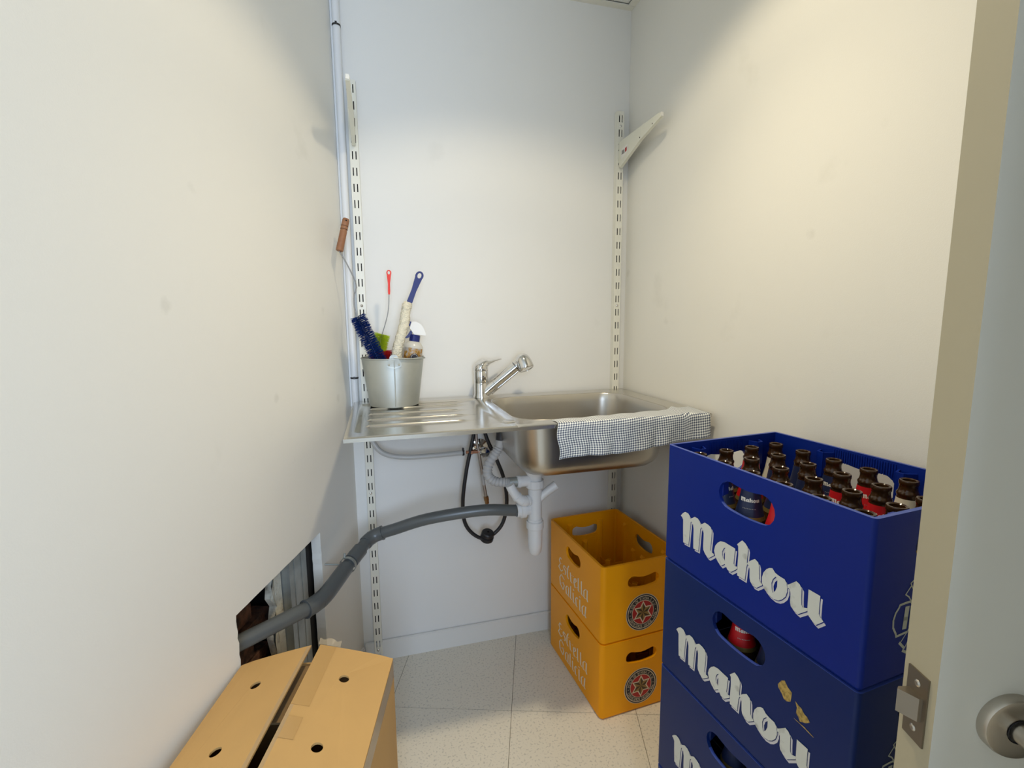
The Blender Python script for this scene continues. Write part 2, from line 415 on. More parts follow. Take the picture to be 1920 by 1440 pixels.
# ceiling: suspended panels in a grid
ceil = struct(MB().box(-1.6, -3.5, ZC + 0.012, 1.9, 0.10, ZC + 0.06).build('ceiling', CEILM), 'suspended ceiling of pale panels')
for x0, x1, y0, y1 in ((-0.70, 1.03, -0.026, 0.0), (XR - 0.026, XR, -1.45, -0.027)):
    MB().box(x0, y0, ZC - 0.0015, x1, y1, ZC + 0.0025).build('wall_angle', TRACK, ceil)
for i in range(3):
    for j in range(4):
        x1 = XR - 0.030 - 0.60*i; y1 = -0.030 - 0.60*j
        if j < 4: MB().box(x1 - 0.590, max(y1 - 0.590, -1.94), ZC + 0.003, x1, y1, ZC + 0.011).build('ceiling_panel', CEILM, ceil)
for i in range(1, 3):
    x = XR - 0.025 - 0.60*i; MB().box(x - 0.012, -1.94, ZC - 0.0005, x + 0.012, -0.027, ZC + 0.0028).build('grid_bar', TRACK, ceil)
for j in range(1, 4):
    y = -0.025 - 0.60*j; MB().box(-0.9, y - 0.012, ZC - 0.0012, XR - 0.027, y + 0.012, ZC + 0.0022).build('grid_bar', TRACK, ceil)

dl = thing('ceiling_downlight', 'round recessed ceiling downlight with white rim', 'lamp', (LAMP.x, LAMP.y, ZC))
MB().lathe([(0.058, 0.0015), (0.075, -0.002), (0.078, -0.006), (0.060, -0.007), (0.056, 0.0)], 40).build('rim', SPW, dl, 40)
LENS = mat('lamp_lens', (0.9, 0.9, 0.85), 0.4); b_ = LENS.node_tree.nodes['Principled BSDF']
b_.inputs['Emission Color'].default_value = (1, 0.9, 0.72, 1); b_.inputs['Emission Strength'].default_value = 6.0
MB().lathe([(0.0005, -0.0005), (0.057, -0.0005)], 40).build('lens', LENS, dl)

# door leaf standing in front of the right wall (its frame is turned like the tiles)
door = struct(MB().box(0.374, 0.430, 0.006, 1.10, 0.470, 2.06).build('door_1', [DOORM, DOORE]), 'cream painted door leaf with steel latch and lever handle')
door.location = (0.0055*math.cos(TA), -1.7159 + 0.0055*math.sin(TA), 0); door.rotation_euler = (0, 0, TA)
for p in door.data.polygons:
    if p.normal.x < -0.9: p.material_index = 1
YM = 0.4505
latch = MB().box(0.3722, YM - 0.0125, 0.8275, 0.3745, YM + 0.0125, 0.9005).build('latch_plate', LATCHM, door)
pr = [(0.3725, YM - 0.0085), (0.3725, YM + 0.0095), (0.3615, YM + 0.0090), (0.3585, YM + 0.0060), (0.3690, YM - 0.0080)]
MB().slab([pr], lambda x, y: (x, y, 0.8530), lambda x, y: (x, y, 0.8775)).build('latch_bolt', LATCHM, latch, 30)
for zz in (0.8885, 0.8400):
    MB().lathe([(0.0004, 0.0010), (0.0022, 0.0012), (0.0034, 0.0004), (0.0036, 0.0)], 14, (0.3722, YM, zz), axis=(-1, 0, 0)).build('screw', SATIN, latch, 40)
hx, hz = 0.4425, 0.8665
rose = MB().lathe([(0.0302, 0.0), (0.0302, 0.007), (0.0290, 0.0095), (0.0265, 0.0105), (0.0125, 0.0112), (0.0125, 0.0)], 48, (hx, 0.430, hz), axis=(0, -1, 0)).build('handle_rose', SATIN, door, 35)
lev = [(hx, 0.421, hz), (hx, 0.395, hz), (hx + 0.001, 0.380, hz), (hx + 0.006, 0.371, hz), (hx + 0.016, 0.366, hz), (hx + 0.03, 0.365, hz), (hx + 0.13, 0.365, hz)]
MB().tube(lev, 0.0098, 20).build('lever', SATIN, rose, 40)
MB().lathe([(0.0100, 0.0), (0.0120, 0.0002), (0.0120, 0.0012)], 24, (hx, 0.4190, hz), axis=(0, -1, 0)).build('collar', BLACK, rose, 40)

# ------------------------------------------------------------------ shelf uprights and brackets
def upright(x, label, screws):
    t = thing('shelf_upright', label, 'shelf upright', (x, 0, 0), group='slotted wall uprights')
    mb = MB(); w = 0.0135; d = -0.020; zs = []
    c = [-w, -0.0071, -0.0037, 0.0037, 0.0071, w]
    z = 1.9740; edges = [0.0005]
    ks = [1.9740 - 0.05*k for k in range(40) if 1.9740 - 0.05*k > 0.02]
    for zc in sorted(ks): edges += [zc - 0.0125, zc + 0.0125]
    edges.append(2.0)
    for i in range(len(edges) - 1):
        for j in range(5):
            if i % 2 == 1 and j in (1, 3): continue
            a, b, e, f = c[j], c[j+1], edges[i], edges[i+1]
            mb.add([(a, d, e), (b, d, e), (b, d, f), (a, d, f)], [(0, 1, 2, 3)])
    for s in (-1, 1):
        mb.add([(s*w, d, 0.0005), (s*(w + .001), -0.0003, 0.0005), (s*(w + .001), -0.0003, 2.0), (s*w, d, 2.0)], [(0, 1, 2, 3)])
    mb.add([(-w, d, 2.0), (w, d, 2.0), (w, -0.0003, 2.0), (-w, -0.0003, 2.0)], [(0, 1, 2, 3)])
    ch = mb.build('channel', TRACK, t, recalc=False)
    MB().box(-0.011, -0.0016, 0.08, 0.011, -0.0004, 1.99).build('slot_shade', DARK, t)  # near-black strip painting the shade seen through the slots
    for zz in screws:
        MB().lathe([(0.0004, 0.0022), (0.0030, 0.0018), (0.0048, 0.0004), (0.0050, -0.0005)], 16, (0, d, zz), axis=(0, -1, 0)).build('screw', CHROME, t, 50)
    return t
upright(-0.0496, 'cream slotted shelf upright in the corner by the conduit', (1.299, 0.649, 0.049))
upright(0.8888, 'cream slotted shelf upright beside the right wall', (1.949, 1.299))
def bracket(x, label, sticker):
    t = thing('shelf_bracket', label, 'bracket', (x, 0, 0), group='folded steel shelf brackets')
    prof = [(-0.021, 1.812), (-0.021, 1.890), (-0.045, 1.892), (-0.283, 1.893), (-0.291, 1.889), (-0.291, 1.877), (-0.17, 1.850), (-0.045, 1.806), (-0.030, 1.800)]
    w = 0.0055
    MB().slab([prof], lambda y, z: (-w, y, z), lambda y, z: (w, y, z)).build('arm', TRACKB, t)
    MB().box(-w + .001, -0.2935, 1.8795, w - .001, -0.2905, 1.8915).build('end_stop', WHITEP, t)
    for z0 in (1.820, 1.866): MB().box(-0.0068, -0.022, z0, -0.0042, -0.010, z0 + 0.018).build('hook', TRACKB, t)
    for y, z in ((-0.168, 1.858), (-0.245, 1.874)):
        MB().lathe([(0.0003, 0.0006), (0.0022, 0.0006), (0.0022, 0.0)], 10, (-w, y, z), axis=(-1, 0, 0)).build('rivet', DARK, t)
    st = MB().add([(-w - .0004, -0.040, 1.826), (-w - .0004, -0.086, 1.838), (-w - .0004, -0.086, 1.866), (-w - .0004, -0.040, 1.862)], [(0, 1, 2, 3)]).build('price_sticker', WHITEP, t)
    MB().add([(-w - .0007, -0.068, 1.842), (-w - .0007, -0.080, 1.845), (-w - .0007, -0.080, 1.858), (-w - .0007, -0.068, 1.856)], [(0, 1, 2, 3)]).build('red_mark', PRR, st)
    mb = MB()
    for k in range(6):
        y = -0.044 - k*0.0034; mb.add([(-w - .0007, y, 1.841), (-w - .0007, y - .0018, 1.841), (-w - .0007, y - .0018, 1.855), (-w - .0007, y, 1.855)], [(0, 1, 2, 3)])
    mb.build('barcode', PRB, st)
bracket(-0.0496, 'cream shelf bracket on the upright by the conduit', True)
bracket(0.8888, 'cream shelf bracket on the upright beside the right wall', True)

# ------------------------------------------------------------------ conduit in the corner
cd = thing('conduit_pipe', 'pale plastic conduit running up the corner with black clips', 'pipe', (-0.0845, -0.0145, 0))
mb = MB(); mb.tube([(0, 0, 0.96), (0, 0, ZC - 0.002)], 0.0118, 20); mb.build('tube', CONDM, cd, 40)
MB().tube([(-0.0135, 0.0055, 0.96), (-0.0135, 0.0055, ZC - 0.002)], 0.0045, 12).build('cable', CONDM, cd, 40)
for zz in (1.058, 2.153):
    MB().lathe([(0.0120, -0.003), (0.0132, -0.002), (0.0132, 0.002), (0.0120, 0.003)], 20, (0, 0, zz)).box(-0.003, -0.017, zz - .003, 0.003, -0.012, zz + .0045).build('clip', BLACK, cd, 40)

# ------------------------------------------------------------------ sink
SX0, SX1, SY0, SY1, SZ = -0.090, 0.917, -0.557, -0.0215, 0.978
BX0, BX1, BY0, BY1, BR = 0.356, 0.844, -0.500, -0.100, 0.085
XD = 0.335
def sstep(a, b, x):
    t = min(max((x - a) / (b - a), 0), 1); return t*t*(3 - 2*t)
RIDG = [(-0.118, -0.040, 0.300), (-0.176, -0.040, 0.285), (-0.262, -0.042, 0.27), (-0.345, -0.043, 0.270), (-0.424, -0.045, 0.262)]
def deck_z(x, y):
    e = min(x - SX0, SX1 - x, y - SY0, SY1 - y)
    z = SZ - 0.0055*(1 - sstep(0.0, 0.006, e)) * 0.6
    r = sstep(0.022, 0.036, x - SX0) * (1 - sstep(0.300, 0.328, x)) * sstep(0.045, 0.062, y - SY0) * (1 - sstep(-0.098, -0.078, y))
    z -= 0.0050 * r
    for yy, xa, xb in RIDG:
        z += 0.0056 * math.exp(-((y - yy) / 0.0042)**2) * sstep(xa, xa + 0.012, x) * (1 - sstep(xb - 0.07, xb, x)) 
    return z
sink = thing('utility_sink', 'stainless steel single bowl sink with ridged drainboard under the faucet', 'sink', (0, 0, 0))
mb = MB(); nx, ny = 80, 300
xs = [SX0 + (XD - SX0)*i/nx for i in range(nx + 1)]; ys = [SY0 + (SY1 - SY0)*j/ny for j in range(ny + 1)]
mb.add([(x, y, deck_z(x, y)) for x in xs for y in ys], [(i*(ny+1) + j, (i+1)*(ny+1) + j, (i+1)*(ny+1) + j + 1, i*(ny+1) + j + 1) for i in range(nx) for j in range(ny)])
bcx, bcy = (BX0 + BX1)/2, (BY0 + BY1)/2
def rr_radius(th, hw, hh, r):
    c, s = abs(math.cos(th)), abs(math.sin(th))
    lo, hi = 0.0, 2.0
    for _ in range(40):
        t = (lo + hi)/2; px, py = c*t - (hw - r), s*t - (hh - r)
        d = math.hypot(max(px, 0), max(py, 0)) + min(max(px, py), 0) - r
        if d < 0: lo = t
        else: hi = t
    return lo
angs = sorted([2*PI*k/96 for k in range(96)] + [math.atan2(y - bcy, x - bcx) % (2*PI) for x in (XD, SX1) for y in (SY0, SY1)])
def ray_rect(th):
    c, s = math.cos(th), math.sin(th); t = 9
    if abs(c) > 1e-9: t = min(t, ((SX1 if c > 0 else XD) - bcx)/c)
    if abs(s) > 1e-9: t = min(t, ((SY1 if s > 0 else SY0) - bcy)/s)
    return t
def bowl_ring(inset, r, z): return [(bcx + math.cos(a)*q, bcy + math.sin(a)*q, z) for a in angs for q in [rr_radius(a, (BX1-BX0)/2 - inset, (BY1-BY0)/2 - inset, r)]]
rings = []
for k, t in enumerate((0.0, 0.06, 0.14, 0.5, 1.0)):
    ring = []
    for a in angs:
        ro = ray_rect(a); ri = rr_radius(a, (BX1-BX0)/2 + 0.004, (BY1-BY0)/2 + 0.004, BR + 0.004)
        q = ro + (ri - ro)*t; x, y = bcx + math.cos(a)*q, bcy + math.sin(a)*q
        ring.append((x, y, deck_z(x, y)))
    rings.append(ring)
mb.loft(rings, True, False, False)
per = [(SX0, SY0), (SX1, SY0), (SX1, SY1), (SX0, SY1)]
zl = SZ - 0.0033
mb.loft([[(x, y, zl) for x, y in per], [(x, y, zl - 0.009) for x, y in per], [(x + (0.012 if x < 0 else -0.012), y + (0.012 if y < -.3 else -0.0), zl - 0.009) for x, y in per]], True, False, False)
deck = mb.build('drainboard', STEEL, sink, 50)
rings = [bowl_ring(-0.004, BR + .004, SZ), bowl_ring(-0.0015, BR + .001, SZ - 0.0008), bowl_ring(0.0, BR, SZ - 0.003)]
for z, ins, r in ((0.95, 0.004, 0.083), (0.90, 0.009, 0.080), (0.855, 0.014, 0.078), (0.835, 0.018, 0.075), (0.818, 0.027, 0.070), (0.805, 0.042, 0.060), (0.798, 0.060, 0.05), (0.795, 0.080, 0.045)):
    rings.append(bowl_ring(ins, r, z))
rings.append([(0.48 + 0.045*math.cos(a), -0.25 + 0.045*math.sin(a), 0.7925) for a in angs])
bowl = MB().loft(rings, True, False, True).build('bowl', STEELB, sink, 60, recalc=True)
md = bowl.modifiers.new('thick', 'SOLIDIFY'); md.thickness = 0.001; md.offset = 0
MB().lathe([(0.0005, 0.0022), (0.014, 0.0026), (0.0165, 0.0016), (0.0185, 0.0)], 32, (0.327, -0.497, SZ)).build('tap_hole_cover', STEEL, sink, 40)
MB().lathe([(0.006, 0.0), (0.030, 0.001), (0.040, 0.003), (0.043, 0.001)], 32, (0.48, -0.25, 0.793)).build('strainer', CHROME, sink, 40)

# ------------------------------------------------------------------ faucet with its hoses
FX, FY = 0.341, -0.070
fc = thing('kitchen_faucet', 'chrome single lever faucet with pull-out spray on the sink deck', 'faucet', (FX, FY, SZ))
MB().lathe([(0.0285, 0.0), (0.0285, 0.004), (0.0262, 0.010), (0.0250, 0.018), (0.0250, 0.050), (0.0244, 0.051), (0.0244, 0.053), (0.0250, 0.054), (0.0250, 0.094), (0.0242, 0.0955), (0.0200, 0.0958)], 36, cap0=True, cap1=True).build('body', CHROME, fc, 35)
# lever: domed cap running out into a thin tongue, pointing right and back
ax = V((0.90, 0.30, 0)).normalized(); sd = V((-ax.y, ax.x, 0))
lever_st = [(-0.0255, 0.100, 0.002, 0.004), (-0.0235, 0.104, 0.014, 0.011), (-0.014, 0.1095, 0.0225, 0.0165), (0.000, 0.1165, 0.0245, 0.0195), (0.014, 0.1215, 0.0225, 0.0180), (0.024, 0.1245, 0.0185, 0.0125), (0.036, 0.1270, 0.0135, 0.0065), (0.055, 0.1315, 0.0110, 0.0034), (0.074, 0.1350, 0.0100, 0.0026), (0.083, 0.1356, 0.0072, 0.0022)]
rings = []
for x, z, w, h in lever_st:
    rings.append([ax*x + sd*(w*math.cos(2*PI*k/20)) + V((0, 0, z - 0.004 + h*math.sin(2*PI*k/20))) for k in range(20)])
MB().loft(rings).lathe([(0.0246, 0.0965), (0.0250, 0.100), (0.0246, 0.112), (0.020, 0.118)], 36).build('lever', CHROME, fc, 45)
so = V((0.012, -0.004, 0.020)); sdn = V((0.137, -0.030, 0.112)); dr = sdn.normalized()
MB().tube([so, so + dr*0.045], 0.0205, 28).build('spout_socket', CHROME, fc, 40)
MB().tube([so + dr*0.046, so + sdn*0.80], 0.0180, 28).build('spout', CHROME, fc, 40)
MB().tube([so + dr*0.02 + V((0.006, -0.004, -0.0195)), so + sdn*0.80 + V((0.004, -0.002, -0.0190))], 0.0045, 12).build('spout_rib', CHROME, fc, 40)
e = so + sdn*0.82
hx_ = V((0.30, -0.42, -0.86)).normalized(); hc = e + dr*0.016 + V((0.007, -0.002, 0.005)); HS = 1.13
MB().lathe([(0.0005, -0.0235), (0.0085, -0.0222), (0.0160, -0.0180), (0.0215, -0.0110), (0.0245, -0.0020), (0.0256, 0.0080), (0.0258, 0.0220), (0.0250, 0.0285), (0.0236, 0.0300), (0.0205, 0.0302), (0.0200, 0.0288), (0.0005, 0.0288)], 32, hc, axis=hx_, sc=HS).build('spray_head', CHROME, fc, 45)
MB().tube([e - dr*0.004, e + dr*0.016], [0.0172, 0.0200], 28).build('spray_neck', CHROME, fc, 40)
MB().tube([e - dr*0.008, e - dr*0.0055], 0.0184, 28).build('collar_ring', BLACK, fc, 40)
def rel(pts): return [V(p) - V((FX, FY, SZ)) for p in pts]
hose = catmull(rel([(0.318, -0.075, 0.965), (0.309, -0.08, 0.853), (0.281, -0.08, 0.724), (0.265, -0.08, 0.607), (0.271, -0.08, 0.526), (0.305, -0.08, 0.475), (0.351, -0.08, 0.458), (0.406, -0.08, 0.499), (0.427, -0.08, 0.579), (0.418, -0.08, 0.671), (0.389, -0.085, 0.753), (0.350, -0.08, 0.85), (0.340, -0.075, 0.965)]), 6)
MB().tube(hose, 0.0068, 12).build('spray_hose', BLACK, fc, 50)
cw = V((0.352, -0.082, 0.468)) - V((FX, FY, SZ))
MB().lathe([(0.004, -0.020), (0.022, -0.0195), (0.025, -0.016), (0.025, -0.003), (0.0215, -0.001), (0.0215, 0.001), (0.0240, 0.003), (0.0235, 0.012), (0.020, 0.016), (0.004, 0.017)], 24, cw, axis=(0.15, -0.30, 0.94)).build('counterweight', BLACK, fc, 35)
br = catmull(rel([(0.330, -0.072, 0.965), (0.318, -0.075, 0.853), (0.327, -0.078, 0.778), (0.338, -0.08, 0.700)]), 5)
MB().tube(br, 0.0056, 12).build('braided_hose', BRAID, fc, 50)
q = rel([(0.338, -0.08, 0.700), (0.3405, -0.08, 0.678), (0.343, -0.08, 0.660), (0.350, -0.08, 0.612)])
MB().tube(q[:2], 0.0066, 12).tube([q[1], q[2]], 0.0056, 12).build('sleeve', PVCL, fc, 40)
MB().tube([q[2], q[3]], 0.0058, 12).build('hose_end', BRAID, fc, 40)
MB().lathe([(0.004, -0.024), (0.0082, -0.023), (0.0082, -0.012), (0.0098, -0.011), (0.0098, 0.003), (0.006, 0.006)], 6, q[3], axis=(q[2] - q[3])).build('union_nut', BRASS, fc, 20)

# ------------------------------------------------------------------ supply hose and stop valve
wh = thing('water_hose', 'clear plastic water hose sagging under the drainboard', 'hose', (-0.04, -0.07, 0.9))
hz_ = [V(p) - V((-0.04, -0.07, 0.9)) for p in [(-0.052, -0.07, 0.955), (-0.050, -0.07, 0.90), (-0.036, -0.075, 0.853), (-0.012, -0.08, 0.815), (0.027, -0.08, 0.794), (0.088, -0.08, 0.785), (0.179, -0.08, 0.784), (0.276, -0.08, 0.786)]]
MB().tube(catmull(hz_, 6), 0.0088, 14).build('hose_wall', CLEARH, wh, 50)
MB().tube(catmull(hz_, 6), 0.0056, 10).build('hose_core', PVCL, wh, 50)
MB().lathe([(0.0092, -0.003), (0.0112, -0.003), (0.0112, 0.003), (0.0092, 0.003)], 16, hz_[-1] - V((0.006, 0, 0)), axis=(1, 0, 0)).box(0.310 - .003, -0.016, -0.1225 + .0, 0.310 + .003, -0.004, -0.098).build('hose_clamp', BLACK, wh, 40)
sv = thing('stop_valve', 'chrome stop valve with copper stub behind the braided hose', 'valve', (0.346, -0.0005, 0.783))
MB().lathe([(0.0295, 0.0), (0.0290, 0.004), (0.013, 0.008), (0.0105, 0.009), (0.0105, 0.060), (0.013, 0.062), (0.013, 0.078), (0.018, 0.080), (0.0185, 0.094), (0.015, 0.099), (0.0005, 0.100)], 28, axis=(0, -1, 0)).build('valve_body', CHROME, sv, 35)
MB().tube([(-0.012, -0.076, 0.001), (-0.040, -0.077, 0.002)], 0.0066, 14).build('copper_stub', COPPER, sv, 40)
MB().lathe([(0.008, -0.006), (0.0098, -0.005), (0.0098, 0.005), (0.008, 0.006)], 6, (-0.046, -0.0775, 0.0025), axis=(1, 0, 0)).tube([(-0.050, -0.0778, 0.0025), (-0.066, -0.079, 0.003)], 0.0055, 10).build('hose_union', COPPER, sv, 30)

# ------------------------------------------------------------------ drain trap and waste pipe
tx, ty = 0.480, -0.250
tr = thing('drain_trap', 'white plastic bottle trap under the sink bowl', 'drain trap', (tx, ty, 0.46))
def z_(z): return z - 0.46
MB().lathe([(0.050, z_(0.791)), (0.050, z_(0.782)), (0.040, z_(0.766)), (0.030, z_(0.745)), (0.0235, z_(0.735)), (0.0235, z_(0.700))], 30, cap0=True).build('waste_flange', PVCW, tr, 35)
MB().lathe([(0.0235, z_(0.722)), (0.0300, z_(0.722)), (0.0305, z_(0.716)), (0.0305, z_(0.698)), (0.0270, z_(0.694)), (0.0235, z_(0.693))], 14).build('top_nut', PVCW, tr, 20)
MB().lathe([(0.0225, z_(0.70)), (0.0230, z_(0.69)), (0.0230, z_(0.588)), (0.0255, z_(0.586)), (0.0255, z_(0.572))], 30).build('trap_body', PVCW, tr, 35)
MB().lathe([(0.0262, z_(0.580)), (0.0290, z_(0.578)), (0.0295, z_(0.556)), (0.0255, z_(0.553)), (0.0250, z_(0.548)), (0.0240, z_(0.515)), (0.0245, z_(0.513)), (0.0235, z_(0.490)), (0.0205, z_(0.470)), (0.0130, z_(0.461)), (0.0005, z_(0.459))], 30).build('trap_cup', PVCW, tr, 35)
MB().tube([(-0.018, 0, z_(0.622)), (-0.045, 0, z_(0.623))], 0.0195, 24).build('outlet', PVCW, tr, 40)
MB().lathe([(0.020, -0.005), (0.0265, -0.004), (0.0268, 0.012), (0.0230, 0.014), (0.0230, 0.026), (0.0205, 0.027)], 16, (-0.038, 0, z_(0.622)), axis=(-1, 0, 0)).build('outlet_nut', PVCW, tr, 25)
bl = catmull([(-0.012, 0, z_(0.660)), (-0.035, -0.012, z_(0.655)), (-0.060, -0.016, z_(0.668)), (-0.080, -0.018, z_(0.695)), (-0.092, -0.018, z_(0.720))], 5)
MB().tube(bl, [0.0150 + (0.0018 if 4 < k < 10 else 0) for k in range(len(bl))], 18).build('branch', PVCW, tr, 40)
for k, r in ((3, 0.0185), (7, 0.0182), (11, 0.0172)):
    MB().tube([bl[k], bl[k + 1]], r, 18).build('branch_ring', PVCW, tr, 40)
bl = catmull([(0.012, -0.002, z_(0.650)), (0.028, -0.004, z_(0.668)), (0.048, -0.006, z_(0.683)), (0.072, -0.008, z_(0.699))], 5)
MB().tube(bl, [0.0125 + 0.003*(k/len(bl)) for k in range(len(bl))], 18).build('branch', PVCW, tr, 40)
# overflow hose
ov = [V(p) - V((tx, ty, 0.46)) for p in [(0.372, -0.235, 0.905), (0.368, -0.235, 0.862), (0.362, -0.235, 0.838), (0.347, -0.237, 0.815), (0.326, -0.24, 0.785), (0.322, -0.243, 0.752), (0.342, -0.246, 0.729), (0.375, -0.248, 0.722), (0.392, -0.25, 0.721)]]
ovc = catmull(ov, 14)
MB().tube(ovc, [0.0150 + 0.0016*math.sin(k*1.3) if k > 26 else 0.0145 for k in range(len(ovc))], 18).build('overflow_hose', PVCL, tr, 60)
MB().tube([ov[0], ov[1]], 0.0162, 18).build('overflow_stub', BLACK, tr, 40)
MB().tube([V((-0.090, 0, z_(0.721))), V((-0.062, 0, z_(0.7205)))], 0.0165, 18).build('overflow_cuff', PVCG if False else STUDM, tr, 40)
MB().lathe([(0.0165, 0.0), (0.0205, 0.001), (0.0205, 0.012), (0.0185, 0.013), (0.0185, 0.050)], 16, (-0.063, 0, z_(0.7205)), axis=(1, 0, 0)).build('overflow_nut', PVCW, tr, 25)

dp = thing('drain_pipe', 'dark grey plastic waste pipe from the trap into the wall hole', 'pipe', (0, 0, 0))
A_ = V((0.413, -0.25, 0.6225)); B_ = V((-0.050, -0.172, 0.560)); C_ = LW(0.27, 0.072, 0.528); D_ = LW(0.437, 0.062, 0.512)
E_ = V((-0.325, -0.585, 0.532)); 
main = catmull([A_, V((0.30, -0.244, 0.634)), V((0.13, -0.222, 0.617)), V((0.02, -0.192, 0.582)), B_], 6)
MB().tube(main, 0.0185, 22).build('pipe_run', PVCG, dp, 50)
def bend(p0, p1, p2, r, a=0.035, k=8):
    d0 = (p0 - p1).normalized(); d2 = (p2 - p1).normalized(); pts = []
    s, e2 = p1 + d0*a, p1 + d2*a
    for i in range(k + 1):
        t = i/k; pts.append(s*(1-t)**2 + p1*2*t*(1-t) + e2*t*t)
    return pts
bp = bend(main[-3], B_, C_, 0.0225); MB().tube(bp, 0.0218, 22).build('elbow', PVCG, dp, 50)
MB().tube([bp[0] + (bp[0]-bp[1])*0.5, bp[0]], 0.0232, 22).build('elbow_lip', PVCG, dp, 50)
MB().tube([B_, C_, D_], 0.0185, 22).build('pipe_run', PVCG, dp, 50)
MB().tube([C_ + (B_ - C_)*0.50, C_ + (B_ - C_)*0.10], 0.0228, 22).build('socket', PVCG, dp, 50)
bp = bend(C_, D_, E_, 0.0225, 0.045); MB().tube([C_ + (D_ - C_)*0.12] + bp, 0.0225, 22).build('elbow', PVCG, dp, 50)
MB().tube([bp[-1], bp[-1] + (bp[-1] - bp[-2]).normalized()*0.004], 0.0240, 22).build('elbow_lip', PVCG, dp, 50)
MB().tube([D_, E_, E_ + (E_ - D_)*0.22], 0.0188, 22).build('pipe_run', PVCG, dp, 50)
pc = thing('pipe_clamp', 'thin steel clamp holding the grey waste pipe to the left wall', 'clamp', (0, 0, 0))
cdir = (D_ - C_).normalized(); cc = C_ + (D_ - C_)*0.02
MB().lathe([(0.0236, -0.005), (0.0250, -0.005), (0.0250, 0.005), (0.0236, 0.005), (0.0236, -0.005)], 26, cc, axis=cdir).build('band', GALV, pc, 40)
MB().tube([cc - LN*0.024, cc - LN*0.0705], 0.003, 8).build('stem', GALV, pc, 40)
MB().tube([cc - LN*0.010 + V((0, 0, 0.023)), cc - LN*0.010 + V((0, 0, 0.034)) - LD*0.004], 0.0035, 8).build('screw', GALV, pc, 40)

# ------------------------------------------------------------------ cloth over the sink front
def cloth_pt(a, t):
    x = 0.440 + 0.462*a + 0.004*math.sin(9*t)*(1 - a)
    yt = -0.520 + 0.030*sstep(0.05, 0.9, a) + 0.022*sstep(0.80, 0.88, a)
    zb = 0.884 + 0.007*a + 0.026*a**3 + 0.003*math.sin(11*a)
    L1 = SY0 - 0.004 - yt; L1 = abs(L1); L2 = SZ + 0.002 - zb; s = t*(L1 + L2)
    rip = 0.0035*math.sin(14*a + 1) + 0.0025*math.sin(31*a + 3*t)
    if s < L1:
        u = s/L1; return V((x, yt - s, SZ + 0.0026 + 0.0022*abs(math.sin(17*a + 2*u))*(1-u) + (0.004*math.exp(-((a-.86)/.04)**2))))
    u = (s - L1)/L2; c = min(u*6, 1)
    return V((x, SY0 - 0.0045 - 0.004*math.sin(c*PI/2) - abs(rip)*u*1.6 - 0.0022, SZ + 0.0026 - (s - L1)))
na, nt = 110, 60
cv = [cloth_pt(i/na, j/nt) for i in range(na + 1) for j in range(nt + 1)]
me = bpy.data.meshes.new('cleaning_cloth')
me.from_pydata([tuple(p) for p in cv], [], [(i*(nt+1)+j, (i+1)*(nt+1)+j, (i+1)*(nt+1)+j+1, i*(nt+1)+j+1) for i in range(na) for j in range(nt)])
uvl = me.uv_layers.new(name='weave')
for lp in me.loops:
    i, j = divmod(lp.vertex_index, nt + 1); uvl.data[lp.index].uv = (0.462*i/na, 0.155*j/nt)
me.materials.append(CLOTH); me.polygons.foreach_set('use_smooth', [True]*len(me.polygons))
clo = inst('cleaning_cloth', me); tag(clo, 'white and grey checked cleaning cloth draped over the sink front', 'cloth')
md = clo.modifiers.new('thick', 'SOLIDIFY'); md.thickness = 0.0012; md.offset = 1

# ------------------------------------------------------------------ bucket and the tools in it
KX, KY, KZ = 0.042, -0.106, 0.9775
bk = thing('metal_bucket', 'small galvanised steel bucket full of brushes on the drainboard', 'bucket', (KX, KY, KZ))
H_ = 0.153
def brad(z): return 0.0775 + (0.0985 - 0.0775)*z/H_
MB().lathe([(0.0005, 0.004), (brad(0) - 0.002, 0.004), (brad(0) - .001, 0.0), (brad(0) + .0008, 0.0), (brad(0.004) + .0008, 0.004), (brad(H_), H_ - .002), (brad(H_) - 0.0012, H_), (brad(0.004) - 0.0008, 0.006)], 64).build('pail', GALV, bk, 40)
tor = []
for k in range(65):
    a = 2*PI*k/64; tor.append((brad(H_)*math.cos(a), brad(H_)*math.sin(a), H_))
MB().tube(tor, 0.0021, 8, caps=False).build('rolled_rim', GALV, bk, 50)
mb = MB(); mb.add([(math.cos(-PI/2 + d)*(brad(z) + o_), math.sin(-PI/2 + d)*(brad(z) + o_), z) for z in (0.004, H_ - .004) for d, o_ in ((-0.006, .0009), (0.0, 0.0026), (0.030, 0.0022), (0.034, .0006))], [(0, 1, 5, 4), (1, 2, 6, 5), (2, 3, 7, 6)])
mb.build('seam', GALV, bk)
for s in (-1, 1):
    ear = MB()
    out = [(0.013*math.cos(a), 0.004 + 0.0115*math.sin(a)) for a in [PI*k/12 for k in range(13)]] + [(-0.022, -0.010), (-0.022, -0.022), (-0.006, -0.028), (0.006, -0.028), (0.022, -0.022), (0.022, -0.010)]
    f = lambda d: (lambda u, v: (s*0 + u, s*(-1)*(brad(H_ + min(v, 0)) + d - 0.5*u*u/0.1), H_ + v))
    ear.slab([out], f(0.0016), f(0.0032)); e_ = ear.build('handle_ear', GALV, bk, 40)
    for u in (-0.015, 0.015):
        MB().lathe([(0.0003, 0.0016), (0.0026, 0.001), (0.0032, 0)], 10, (u, -s*(brad(H_ - .016) + 0.0026), H_ - 0.016), axis=(0, -s, 0)).build('rivet', GALV, e_, 50)
wr = [((brad(H_) + 0.0045)*math.cos(a), (brad(H_) + 0.0045)*math.sin(a), H_ + 0.006 - 0.010*math.sin((a + PI/2))) for a in [-PI/2 + PI*k/28 for k in range(29)]]
MB().tube(wr, 0.0016, 8).build('wire_handle', GALV, bk, 50)

